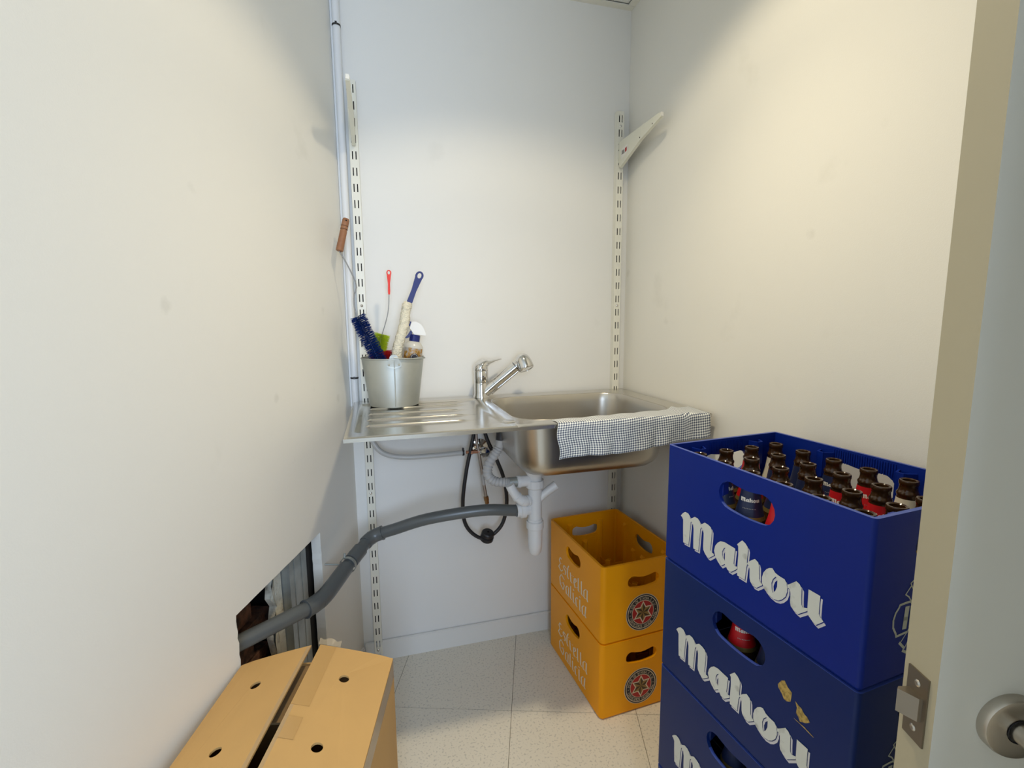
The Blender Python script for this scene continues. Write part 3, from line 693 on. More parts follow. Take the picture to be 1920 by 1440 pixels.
def bristles(mb, path, r0, r1, count, thick=0.0007, rnd=None, spread=0.25, turns=None):
    rnd = rnd or random
    path = [V(p) for p in path]; n = len(path)
    for k in range(count):
        t = k/count*(n - 1); i = min(int(t), n - 2); p = path[i].lerp(path[i+1], t - i); d = (path[i+1] - path[i]).normalized()
        u = d.cross(V((0, 1, 0.02))).normalized(); w = d.cross(u)
        a = (k*2.399 if turns is None else 2*PI*turns*k/count + PI*(k % 2)) + rnd.uniform(-.2, .2)
        dr_ = (u*math.cos(a) + w*math.sin(a) + d*rnd.uniform(-spread, spread)*0.5).normalized()
        r = rnd.uniform(r0, r1); tip = p + dr_*r; s = d*thick; q = dr_.cross(d).normalized()*thick
        mb.add([p + s, p - s*0.5 + q, p - s*0.5 - q, tip + s*.8, tip - s*0.4 + q*.8, tip - s*.4 - q*.8], [(0, 1, 4, 3), (1, 2, 5, 4), (2, 0, 3, 5), (3, 4, 5)])
    return mb
def at(name, label, cat): return thing(name, label, cat, (KX, KY, KZ), 0, 'cleaning tools in the bucket')
def K(*p): return V(p) - V((KX, KY, KZ))
# wooden handled blue bottle brush
b1 = at('bottle_brush', 'blue bristle bottle brush with turned wooden handle and bent wire', 'brush')
h0, h1 = K(-0.104, -0.118, 1.461), K(-0.080, -0.106, 1.560); hd = (h1 - h0)
prof = [(0.0, .0090), (0.02, .0112), (0.3, .0108), (0.62, .0104), (0.66, .0092), (0.68, .0108), (0.74, .0108), (0.76, .0096), (0.78, .0108), (0.95, .0105), (1.0, .0085)]
MB().tube([h0 + hd*t for t, r in prof], [r for t, r in prof], 18).build('wooden_handle', WOOD, b1, 40)
for t in (0.67, 0.77): MB().tube([h0 + hd*(t - .004), h0 + hd*(t + .004)], 0.0110, 18).build('groove', WOODD, b1)
hp_ = h0 + hd*0.93; MB().lathe([(0.0003, .0004), (0.0025, .0003), (0.0027, -.002)], 10, hp_ + V((0.002, -0.0104, 0)), axis=(0, -1, 0)).build('string_hole', DARK, b1)
wire = catmull([h0, K(-0.081, -0.118, 1.416), K(-0.060, -0.118, 1.360), K(-0.069, -0.120, 1.318), K(-0.063, -0.122, 1.265), K(-0.036, -0.126, 1.204), K(-0.004, -0.130, 1.128), K(0.022, -0.130, 1.050), K(0.03, -0.128, 0.995)], 6)
MB().tube(wire[:26], 0.0019, 8).build('bent_wire', WIRE, b1, 50)
MB().tube(wire[25:], 0.0016, 8).build('brush_core', BRBL, b1, 50)
core = catmull([K(-0.060, -0.122, 1.262), K(-0.036, -0.126, 1.204), K(-0.004, -0.130, 1.128), K(0.018, -0.130, 1.070)], 5)
bristles(MB(), core, 0.022, 0.027, 1900, 0.00075, turns=17).build('bristles', BRBL, b1)['kind'] = 'stuff'
# red handled brush with lime and red bristles
b2 = at('wire_brush', 'thin wire brush with red looped handle and lime bristles', 'brush')
def loop_handle(par, top, mid, low, R, wid, m, yd, name):
    # flat tapered handle with an eye
    top, low = V(top), V(low); d = (top - low).normalized(); s = d.cross(V((0, 1, 0))).normalized()
    L = (top - low).length; out = []; nn = 24
    for k in range(nn + 1):
        a = -0.15*PI + 1.3*PI*k/nn; out.append((R*math.cos(a), L - R + R*1.15*math.sin(a)))
    out += [(-wid*0.9, L*0.45), (-wid, L*0.12), (-wid*.8, 0), (wid*.8, 0), (wid, L*0.12), (wid*.9, L*0.45)]
    eye = [(R*0.50*math.cos(2*PI*k/16), L - R*0.95 + R*0.72*math.sin(2*PI*k/16)) for k in range(16)]
    f = lambda y: (lambda u, v: low + s*u + d*v + V((0, y, 0)))
    return MB().slab([out, eye], f(-yd), f(yd)).build(name, m, par, 40)
loop_handle(b2, K(0.041, -0.088, 1.409), K(0.040, -0.088, 1.37), K(0.039, -0.088, 1.333), 0.0078, 0.0038, REDP, 0.0028, 'red_handle')
w2 = catmull([K(0.039, -0.088, 1.337), K(0.036, -0.088, 1.295), K(0.028, -0.088, 1.255), K(0.007, -0.088, 1.190), K(-0.006, -0.090, 1.140), K(-0.01, -0.090, 1.06)], 6)
MB().tube(w2, 0.0014, 8).build('wire', WIRE, b2, 50)
bristles(MB(), [K(0.012, -0.088, 1.205), K(0.002, -0.089, 1.170), K(-0.005, -0.090, 1.145)], 0.022, 0.028, 1500, 0.0005, turns=12).build('lime_bristles', BRYG, b2)['kind'] = 'stuff'
bristles(MB(), [K(0.006, -0.094, 1.150), K(0.008, -0.096, 1.10)], 0.030, 0.038, 1300, 0.0006, turns=12).build('red_bristles', BRRD, b2)['kind'] = 'stuff'
# foam glass brush with blue handle
b3 = at('foam_brush', 'cream foam glass brush with blue looped handle', 'brush')
loop_handle(b3, K(0.1395, -0.118, 1.402), None, K(0.0965, -0.122, 1.297), 0.0128, 0.0088, BLUH, 0.0055, 'blue_handle')
fp = catmull([K(0.0965, -0.124, 1.306), K(0.0885, -0.126, 1.283), K(0.0815, -0.128, 1.240), K(0.066, -0.131, 1.190), K(0.0555, -0.133, 1.150), K(0.0515, -0.133, 1.100), K(0.050, -0.130, 1.010)], 10)
rf = random.Random(5); rad = []
mbf = MB(); rings = []; prev = None
for i, p in enumerate(fp):
    t = (fp[min(i+1, len(fp)-1)] - fp[max(i-1, 0)]).normalized(); u = t.cross(V((0, 1, 0))).normalized(); w = t.cross(u)
    base = 0.0150 if i > 4 else 0.0118 + 0.0016*i/2
    if 9 < i < 14: base = 0.0140
    rings.append([p + (u*math.cos(2*PI*k/26) + w*math.sin(2*PI*k/26))*(base + rf.uniform(-.0020, .0020)) for k in range(26)])
mbf.loft(rings).build('foam_sleeve', FLEECE, b3, 80)
# spray bottle
sb = at('spray_bottle', 'white trigger spray bottle with gold label and blue collar', 'spray bottle')
s0, s1 = K(0.079, -0.100, 0.986), K(0.1150, -0.092, 1.190); sd_ = (s1 - s0).normalized(); sl = (s1 - s0).length
MB().lathe([(0.0005, 0.0), (0.030, 0.0), (0.0325, 0.004), (0.0330, sl*0.82), (0.0310, sl*0.88), (0.0220, sl*0.94), (0.0150, sl*0.955), (0.0140, sl)], 36, s0, axis=sd_).build('bottle_body', SPB, sb, 40)
sx = V((1, 0, 0)) - sd_*sd_.x; sx.normalize(); sy = sd_.cross(sx)
def SP(x, y, z): return s1 + sx*x + sy*y + sd_*z
mb = MB(); nn = 20
for i in range(nn):
    a0, a1 = [-PI/2 + (-1.0 + 2.0*k/nn) for k in (i, i+1)]
    mb.add([s0 + sd_*zz + (sx*math.cos(a) + sy*math.sin(a))*0.0334 for zz in (sl*0.42, sl*0.845) for a in (a0, a1)], [(0, 1, 3, 2)])
lb_ = mb.build('label', SPLAB, sb, 40)
MB().lathe([(0.0003, 0.0), (0.0135, 0.0)], 24, s0 + sd_*(sl*0.70) + (sx*math.cos(-PI/2 + .15) + sy*math.sin(-PI/2 + .15))*0.0337, axis=(0.1, -1, 0.05)).build('label_disc', PRB, lb_)
MB().lathe([(0.0095, 0.0), (0.011, 0.0)], 24, s0 + sd_*(sl*0.70) + (sx*math.cos(-PI/2 + .15) + sy*math.sin(-PI/2 + .15))*0.0340, axis=(0.1, -1, 0.05)).build('label_ring', PRG, lb_)
MB().lathe([(0.0150, -0.012), (0.0172, -0.010), (0.0172, 0.010), (0.0150, 0.012), (0.0005, 0.012)], 14, s1, axis=sd_).build('collar', BLUH, sb, 25)
hprof = [(-0.021, 0.030), (-0.018, 0.052), (-0.004, 0.055), (0.012, 0.050), (0.024, 0.038), (0.034, 0.018), (0.032, 0.014), (0.018, 0.014), (-0.004, 0.012), (-0.010, 0.018), (-0.016, 0.026)]
MB().slab([hprof], lambda x, z: SP(x, -0.0095, z), lambda x, z: SP(x, 0.0095, z)).build('spray_head', SPW, sb, 30)
MB().slab([[(-0.027, 0.036), (-0.021, 0.037), (-0.019, 0.052), (-0.025, 0.053)]], lambda x, z: SP(x, -0.008, z), lambda x, z: SP(x, 0.008, z)).build('nozzle', BLUH, sb)
MB().slab([[(-0.012, 0.022), (-0.017, 0.024), (-0.024, 0.008), (-0.031, -0.002), (-0.026, -0.004), (-0.016, 0.002), (-0.010, 0.012)]], lambda x, z: SP(x, -0.006, z), lambda x, z: SP(x, 0.006, z)).build('trigger', BLUH, sb, 30)

# ------------------------------------------------------------------ lettering traced from the crates (mm on the face)
MAHOU = {
  'm': [(47.2,111.5),(52.9,118.7),(59.5,123.9),(68,123.9),(72.8,120.3),(74.4,114.9),(86.2,124.1),(94.3,124),(100.1,120.4),(102.5,114.8),(113.1,123.3),(121.6,122.7),(128.5,120.4),(131.8,114.9),(131.7,100.9),(130.3,84.1),(130.5,76),(135.2,73.5),(139.3,73.2),(139.5,70.4),(127.8,59.7),(124,59.4),(117.7,62.9),(112.6,68.8),(111.5,75.4),(111.7,89.7),(111.4,101.5),(108.6,108.5),(104.6,110.4),(102.5,106),(101.4,85.2),(99.7,60.4),(86,59.4),(84.9,77.9),(84.5,98.3),(82.3,107.1),(78,110.8),(76.1,109.4),(74.5,90.5),(72.6,60.3),(57.2,59.3),(55.4,84.8),(54.5,105.7),(51.7,109.5)],
  'a': [(153.5,104.4),(163.2,107),(174.2,106.4),(187.6,106),(186.9,98),(185.6,77.6),(188.5,74.1),(193.7,75.6),(193.3,71),(180.8,59.1),(173.3,59.1),(167.4,65.1),(165.9,66.7),(157.9,59.5),(150.5,62.5),(142.8,70.2),(139.2,80.1),(141.5,90.3),(146.8,98.5)],
  'a_hole': [(164.9,97.7),(161.3,93.8),(158.6,86.9),(159.1,80.3),(161.8,75.9),(165.7,73.3)],
  'h': [(201.1,127.3),(208.2,125.1),(212.9,120.9),(214.4,116.3),(213.6,92),(221.1,100.5),(229.1,107.3),(235.8,104.6),(238,99.4),(239.5,77.3),(243.4,72.1),(246.4,71.7),(246,69.4),(235.5,59.2),(228.3,58.7),(222.4,64),(220.8,69.5),(219.7,85),(217.4,90.7),(214.4,90.3),(213,83.7),(211.4,60.3),(194.7,60.2),(194.1,78.5),(194.7,98.4),(193.5,113.1),(190.9,115.7)],
  'o': [(257.6,105.7),(263,108),(268.9,103),(276.6,101.5),(285.6,101.3),(289.6,97),(291.2,90.1),(291.7,83.5),(289.3,74.2),(283.5,66),(277.5,61),(268.9,58.5),(259.8,60.5),(251.5,65.1),(245.7,73.4),(245,83.3),(247.2,92.7),(252.3,101)],
  'o_hole': [(270.4,97.7),(265.4,91.1),(263.2,82.8),(264.5,73.3),(266.6,67.9),(271.1,73.9),(273.7,82.4),(273.5,92.4)],
  'u': [(291.3,95),(297.5,100.8),(305.5,108.7),(311.1,106.7),(314.9,102.1),(315.5,88.2),(316.3,77.2),(318.6,73.8),(326,76.8),(325.9,72),(311.9,58.7),(304.7,60.7),(299.3,64.3),(297.7,70.2),(297.4,82.8),(296.4,89),(293.7,91),(291.7,89.9)],
  'u2': [(325.7,106.7),(344.1,106.4),(343.9,97.1),(344,78.7),(346.6,74.8),(351.4,71.3),(350.6,69.9),(341,59.4),(334.8,61.8),(328.7,66.6),(326.1,73.5),(326,89.5)],
}
ESTRELLA = [
  [(104.3,144),(95.5,147.6),(86.9,133.4),(95.8,124),(108.8,129.5)],
  [(95.8,124),(82.8,106.5),(96.1,100.3),(104.8,97.9),(115.5,109.3)],
  [(140.6,129),(125.8,132.2),(121.7,122.3),(139.9,115.1),(137.6,102.2),(119.9,96.9)],
  [(162.9,148),(153,129.5),(154.2,105.1),(162.4,99.9)],
  [(146.8,129.3),(167.1,134.9)],
  [(176.5,130.2),(181,100.3),(189.7,99.4)],
  [(180.6,122.9),(199,128.8)],
  [(205.3,107.8),(220.4,121.6),(216.4,130.6),(206.8,125.5),(204.4,109.2),(213.2,95.3),(230.2,104.7)],
  [(235,140.6),(236.7,99.1),(242.7,96.9)],
  [(257.2,141.5),(258.9,98.7),(265.4,97)],
  [(298.3,131.8),(286.1,130.3),(275.7,119.1),(275.5,99.1),(283.4,96.5),(292.1,99.7)],
  [(298.3,131.8),(296.6,102.3),(301.6,95.4)],
  [(128.7,78.9),(105,87.1),(92,70.3),(96.7,46.8),(120.7,36.1),(129,56.5),(120.4,63.6)],
  [(105.4,53.5),(122.5,64.8)],
  [(164.2,68.1),(149.8,67.9),(142.5,56.1),(146.1,36.6),(160.6,37.1)],
  [(164.2,68.1),(162.6,38.2),(168.8,36)],
  [(180.1,82.7),(179.7,38.4),(187.7,37.3)],
  [(198.2,68.1),(201.1,37.5),(208.6,36.2)],
  [(198.7,81.6),(203.9,79.7)],
  [(232.9,65.4),(225.3,68.4),(217.8,58.5),(222.1,36.6),(229.7,35.5)],
  [(247.7,72.1),(248.5,35.6),(254.1,34.4)],
  [(245.6,82),(250.5,80.2)],
  [(289.3,71.1),(275.2,67.2),(264.6,55.4),(266.9,33.9),(277.8,33.2),(284.8,39.4)],
  [(289.3,71.1),(284.8,37.6),(291.3,34.3)],
]
EMBLEM = [
  ([(96.6,149.8),(84.2,142.6),(86.2,139.3),(95.4,125.5)],2),
  ([(86,138.8),(75.3,128),(83.1,122.8),(88.1,116.3)],2),
  ([(96.3,120.4),(91.3,111.1),(88.5,115.2),(77.2,115.3),(65.5,114.6),(63.9,111),(58,104.6),(54.6,94.6),(55.6,83.6),(62.6,72.9),(64,68.6),(87,70.2)],3.4),
  ([(87,69.7),(75.4,57.6)],1.6),
  ([(94.7,61.7),(85,46)],1.6),
  ([(72.7,56.8),(84.2,46.2)],4),
  ([(81.2,43),(92.8,36.8)],4),
  ([(82,106.8),(80.9,91.2),(80,78.5)],9),
  ([(92.8,106.3),(92.8,92.3),(92.9,78.3)],8),
  ([(89.4,73.1),(94.3,68.9)],4),
]
SCRAPS = [
  [(292.7,181.3),(298,185.3),(303.9,178.3),(311.5,174.7),(311.2,165.9),(310.4,158.1),(303.8,153.7),(298.8,154),(294.3,160.2),(287.8,165.8),(286.9,171)],
  [(318,165.7),(323.9,162.9),(329.1,161.6),(334.2,156.4),(338.8,155.7),(343.7,150.6),(337.8,144.6),(328.1,139),(324.8,144.8),(320.9,147.1),(321.5,157.2)],
  [(316.9,136.6),(335.8,136.2),(351.4,132.8),(350.1,131.7),(335,134.2),(320.8,135.6)],
]

def char_mesh(ch, size):
    cu = bpy.data.curves.new('glyph', 'FONT'); cu.body = ch; cu.size = size; cu.align_x = 'CENTER'
    ob = bpy.data.objects.new('glyph', cu); COL.objects.link(ob)
    dg = bpy.context.evaluated_depsgraph_get(); me = bpy.data.meshes.new_from_object(ob.evaluated_get(dg))
    vs = [tuple(v.co) for v in me.vertices]; fs = [tuple(p.vertices) for p in me.polygons]
    bpy.data.objects.remove(ob, do_unlink=True); bpy.data.curves.remove(cu); bpy.data.meshes.remove(me)
    return vs, fs
GL = {c: char_mesh(c, 1.0) for c in 'HIJOSDERVA,.UCW1906LKTN'}

# crate local frame: x across (0..W), y depth (0..L, 0 = near end), z up
def crate_shell(W, L, H, r, t, hl, hs, dip):
    """hl / hs: (centre, z, w, h) of the hand holes in long and short walls"""
    mb = MB(); z0, z1 = 0.007, H
    cs = [((r, r), PI), ((W - r, r), 1.5*PI), ((W - r, L - r), 0), ((r, L - r), 0.5*PI)]
    def ring(rad, z, n=6):
        out = []
        for (cx, cy), a in cs:
            for k in range(n + 1):
                th = a + PI/2*k/n; out.append((cx + rad*math.cos(th), cy + rad*math.sin(th), z))
        return out
    n = 6; m = 4*(n + 1)
    # corners only (quads inside each corner fan), straight walls are plates with holes
    lv = [(r, z0), (r, z1)]; li = [(r - t, z1 - 0.0), (r - t, 0.010)]
    for (a, b) in ((lv[0], lv[1]), (lv[1], li[0]), (li[0], li[1])):
        ra, rb = ring(*a), ring(*b)
        for c in range(4):
            for k in range(n):
                i = c*(n+1) + k; mb.add([ra[i], ra[i+1], rb[i+1], rb[i]], [(0, 1, 2, 3)])
    mb.loft([ring(r, z0), ring(r - 0.0045, 0.0)], True, False, True)
    mb.loft([ring(r - t, 0.010)], True, True, False)
    walls = [(L, lambda s, o: (o, s), hl), (L, lambda s, o: (W - o, s), hl), (W, lambda s, o: (s, o), hs), (W, lambda s, o: (s, L - o), hs)]
    for ln, fn, hh in walls:
        rect = [(r, z0), (ln - r, z0), (ln - r, z1), (r, z1)]
        hole_ = obround(hh[0], hh[1], hh[2], hh[3], 8, dip)
        hole_.reverse()
        f0 = lambda s, z: (*fn(s, 0.0), z); f1 = lambda s, z: (*fn(s, t), max(z, 0.010))
        mb.poly([rect, hole_], f0); mb.poly([rect, hole_], f1)
        mb.add([f0(r, z1), f0(ln - r, z1), f1(ln - r, z1), f1(r, z1)], [(0, 1, 2, 3)])
        k = len(hole_); mb.add([f0(*p) for p in hole_] + [f1(*p) for p in hole_], [(i, (i+1) % k, k + (i+1) % k, k + i) for i in range(k)])
    return mb
def strokes(lst, nib, fn):
    mb = MB(); nx_, nz_ = nib
    for st in lst:
        for (a, b), (c, d) in zip(st[:-1], st[1:]):
            q = [(a - nx_, b - nz_), (a + nx_, b + nz_), (c + nx_, d + nz_), (c - nx_, d - nz_)]
            mb.add([fn(*p) for p in q], [(0, 1, 2, 3)])
        for (a, b) in (st[0], st[-1]):
            mb.add([fn(a - nx_, b - nz_), fn(a, b - 1.4), fn(a + nx_, b + nz_), fn(a, b + 1.4)], [(0, 1, 2, 3)])
    return mb
def wide(lst, w, fn):
    mb = MB()
    for (a, b), (c, d) in zip(lst[:-1], lst[1:]):
        l = math.hypot(c - a, d - b) or 1; nx_, ny_ = -(d - b)/l*w/2, (c - a)/l*w/2; ex, ey = (c - a)/l*w*.3, (d - b)/l*w*.3
        mb.add([fn(a + nx_ - ex, b + ny_ - ey), fn(c + nx_ + ex, d + ny_ + ey), fn(c - nx_ + ex, d - ny_ + ey), fn(a - nx_ - ex, b - ny_ - ey)], [(0, 1, 2, 3)])
    return mb

# ---- blue crates
BW, BLn, BH = 0.2961, 0.4077, 0.2473
def blue_crate(name, label, m, dirt):
    t = thing(name, label, 'crate', (0.60385, -1.27405, 0), 0.0893, 'stack of blue beer crates by the door')
    hl = (0.206, 0.195, 0.118, 0.050); hs = (0.148, 0.195, 0.122, 0.042)
    sh = crate_shell(BW, BLn, BH, 0.007, 0.0065, hl, hs, 0.004).build('shell', [m, BLUL], t, 30)
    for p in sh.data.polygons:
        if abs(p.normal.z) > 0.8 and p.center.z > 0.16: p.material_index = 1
    mb = MB()
    for k in range(1, 6): y = 0.010 + 0.0646*k; mb.box(0.0066, y - .001, 0.0105, BW - .0066, y + .001, 0.105)
    for k in range(1, 4): x = 0.010 + 0.069*k; mb.box(x - .001, 0.0066, 0.0105, x + .001, BLn - .0066, 0.105)
    mb.build('divider', m, t)
    # stacking columns with an open U top on the inner walls
    def col(px, py, dx, dy):
        q = MB(); nx_, ny_ = -dy, dx; wv, dp_ = 0.0140, 0.018
        def bar(u0, v0, u1, v1, th=0.0034):
            l = math.hypot(u1-u0, v1-v0); a, b = -(v1-v0)/l*th/2, (u1-u0)/l*th/2
            pts_ = [(u0+a, v0+b), (u1+a, v1+b), (u1-a, v1-b), (u0-a, v0-b)]
            P3 = [(px + nx_*u + dx*v, py + ny_*u + dy*v) for u, v in pts_]
            q.add([(x, y, zz) for zz in (0.186, 0.236) for x, y in P3], [(0,3,2,1),(4,5,6,7),(0,1,5,4),(1,2,6,5),(2,3,7,6),(3,0,4,7)])
        bar(-wv, 0, -wv*.55, dp_); bar(-wv*.55, dp_, wv*.35, dp_); bar(wv*.35, dp_, wv, 0.0)
        q.build('column', m, t)
    e_ = 0.0067
    for y in (0.131, 0.277): col(BW - e_, y, -1, 0); col(e_, y, 1, 0)
    for x in (0.070, 0.226): col(x, BLn - e_, 0, -1); col(x, e_, 0, 1)
    rb = MB()
    for k in range(26):
        y = 0.150 + 0.0045*k
        rb.box(BW - e_ - .0012, y, 0.219, BW - e_ + .0003, y + .0018, 0.243); rb.box(e_ - .0003, y, 0.219, e_ + .0012, y + .0018, 0.243)
    for k in range(22):
        x = 0.104 + 0.0042*k
        rb.box(x, BLn - e_ - .0012, 0.219, x + .0018, BLn - e_ + .0003, 0.243); rb.box(x, e_ - .0003, 0.219, x + .0018, e_ + .0012, 0.243)
    rb.build('inner_ribs', m, t)['kind'] = 'stuff'
    # word on the long side: shadow, gap line, letter
    fm = lambda d, du=0, dv=0: (lambda u, v: (-d, BLn - (u + du)/1000, (v + dv)/1000))
    for nm, mt, d, du, dv in (('lettering_shadow', LETS, 0.0003, 3.6, -3.6), ('lettering_gap', m, 0.0006, 0.9, -0.9), ('lettering', LETW, 0.0009, 0, 0)):
        mb = MB()
        for k in ('m', 'a', 'h', 'o', 'u', 'u2'):
            loops = [MAHOU[k]] + ([MAHOU[k + '_hole']] if k + '_hole' in MAHOU else [])
            mb.poly(loops, fm(d, du, dv))
        mb.build(nm, mt, t, recalc=False)
    fe = lambda u, v: (u/1000, -0.0005, v/1000); fe2 = lambda u, v: (BW - u/1000, -0.0005, v/1000)
    for ff in (fe, fe2):
        mb = MB()
        for l, w in EMBLEM:
            q = wide(l, w, ff); mb.add(q.v, q.f)
        mb.build('emblem', EMBM, t, recalc=False)
    if dirt:
        for l in SCRAPS: MB().poly([l], lambda u, v: (-0.0005, BLn - u/1000, v/1000)).build('glue_scrap', SCRAP, t, recalc=False)
    return t
bc = []
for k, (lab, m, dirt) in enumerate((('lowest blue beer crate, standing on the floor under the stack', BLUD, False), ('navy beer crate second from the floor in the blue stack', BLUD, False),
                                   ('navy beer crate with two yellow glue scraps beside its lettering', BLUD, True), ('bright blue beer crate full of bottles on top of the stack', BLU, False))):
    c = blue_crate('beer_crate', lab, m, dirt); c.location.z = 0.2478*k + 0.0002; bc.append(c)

# ---- bottles
BPROF = [(r, z*0.9655) for r, z in [(0.0005, 0.004), (0.024, 0.0), (0.0285, 0.002), (0.0300, 0.006), (0.0300, 0.118), (0.0292, 0.128), (0.0265, 0.142), (0.0230, 0.155), (0.0198, 0.168), (0.0176, 0.180), (0.0160, 0.192), (0.0150, 0.2015), (0.0152, 0.2040), (0.0160, 0.2060), (0.0160, 0.2085), (0.0140, 0.2115), (0.0128, 0.2175), (0.0130, 0.2225), (0.0138, 0.2240), (0.0140, 0.2290), (0.0132, 0.2312), (0.0115, 0.2315), (0.0098, 0.2300), (0.0095, 0.2200), (0.0110, 0.190), (0.0110, 0.150)]]
def br_at(z):
    for (r0, z0), (r1, z1) in zip(BPROF[1:], BPROF[2:]):
        if z0 <= z <= z1 and z1 > z0: return r0 + (r1 - r0)*(z - z0)/(z1 - z0)
    return 0.03
glass_me = MB().lathe(BPROF, 28).mesh('glass', GLASS, 40)
zs_ = [0.142 + 0.0055*k for k in range(8)]
band = lambda za, zb, off, k=6: [(br_at(za + (zb - za)*i/k) + off, za + (zb - za)*i/k) for i in range(k + 1)]
lab_me = {c: MB().lathe(band(0.148, 0.1925, 0.0004, 8), 28).mesh('neck_label', m, 40) for c, m in (('navy', LBN), ('red', LBR), ('white', LBW))}
gold_me = MB().lathe(band(0.141, 0.148, 0.0005, 3), 28).mesh('gold_band', LBG, 40)
mb = MB(); sc = 0.034/304
for k in ('m', 'a', 'h', 'o', 'u', 'u2'):
    loops = [MAHOU[k]] + ([MAHOU[k + '_hole']] if k + '_hole' in MAHOU else [])
    def fb(u, v):
        z = 0.176 + (v - 85)*sc; r = br_at(z) + 0.0007; a = (u - 199)*sc/r - PI/2; return (r*math.cos(a), r*math.sin(a), z)
    mb.poly(loops, fb)
word_me = mb.mesh('neck_lettering', WHITEP, recalc=False)
mb = MB()
for k in range(9):
    a0 = -PI/2 - 0.55 + 0.125*k; r = br_at(0.162) + .0007
    mb.add([(r*math.cos(a), r*math.sin(a), z) for z in (0.1612, 0.1628) for a in (a0, a0 + 0.07)], [(0, 1, 3, 2)])
sub_me = mb.mesh('neck_small_print', PRG, recalc=False)
rb_ = random.Random(11)
def bottle(crate_i, i, j, c, lab, grp):
    u, w = 0.010 + 0.0323 + 0.0646*i, 0.010 + 0.0345 + 0.069*j
    ya = 0.0893; x = 0.60385 - math.sin(ya)*u + math.cos(ya)*w; y = -1.27405 + math.cos(ya)*u + math.sin(ya)*w
    t = thing('beer_bottle', lab, 'bottle', (x, y, 0.2478*crate_i + 0.0108), rb_.uniform(-0.9, 0.5), grp)
    inst('glass', glass_me, t); l = inst('neck_label', lab_me[c], t); inst('neck_lettering', word_me, l); inst('neck_small_print', sub_me, l); inst('gold_band', gold_me, t)
CMAP = [['navy', 'navy', 'navy', 'white'], ['navy', 'navy', 'red', 'white'], ['red', 'navy', 'red', 'red'], ['navy', 'navy', 'navy', 'navy'], ['navy', 'red', 'navy', 'navy'], ['navy', 'navy', 'red', 'white']]
for i in range(6):
    for j in range(4):
        lb2 = 'brown bottle with %s neck label, %s row from the sink, %s' % ({'white': 'cream'}.get(CMAP[i][j], CMAP[i][j]), ('sixth', 'fifth', 'fourth', 'third', 'second', 'first')[i], ('along the lettered side', 'second from the lettering', 'second from the wall', 'next to the wall')[j])
        bottle(3, i, j, CMAP[i][j], lb2, 'empty bottles in the top blue crate')
for i, j, c in ((2, 0, 'navy'), (3, 0, 'red'), (2, 1, 'navy'), (3, 1, 'navy')):
    bottle(2, i, j, c, 'brown beer bottle with %s neck label seen through the hand hole of the glue-marked crate' % c, 'bottles in the glue-marked crate')
for i, j in ((2, 0), (3, 0)):
    bottle(1, i, j, 'navy', 'brown beer bottle inside the second crate from the floor', 'bottles in the second crate')

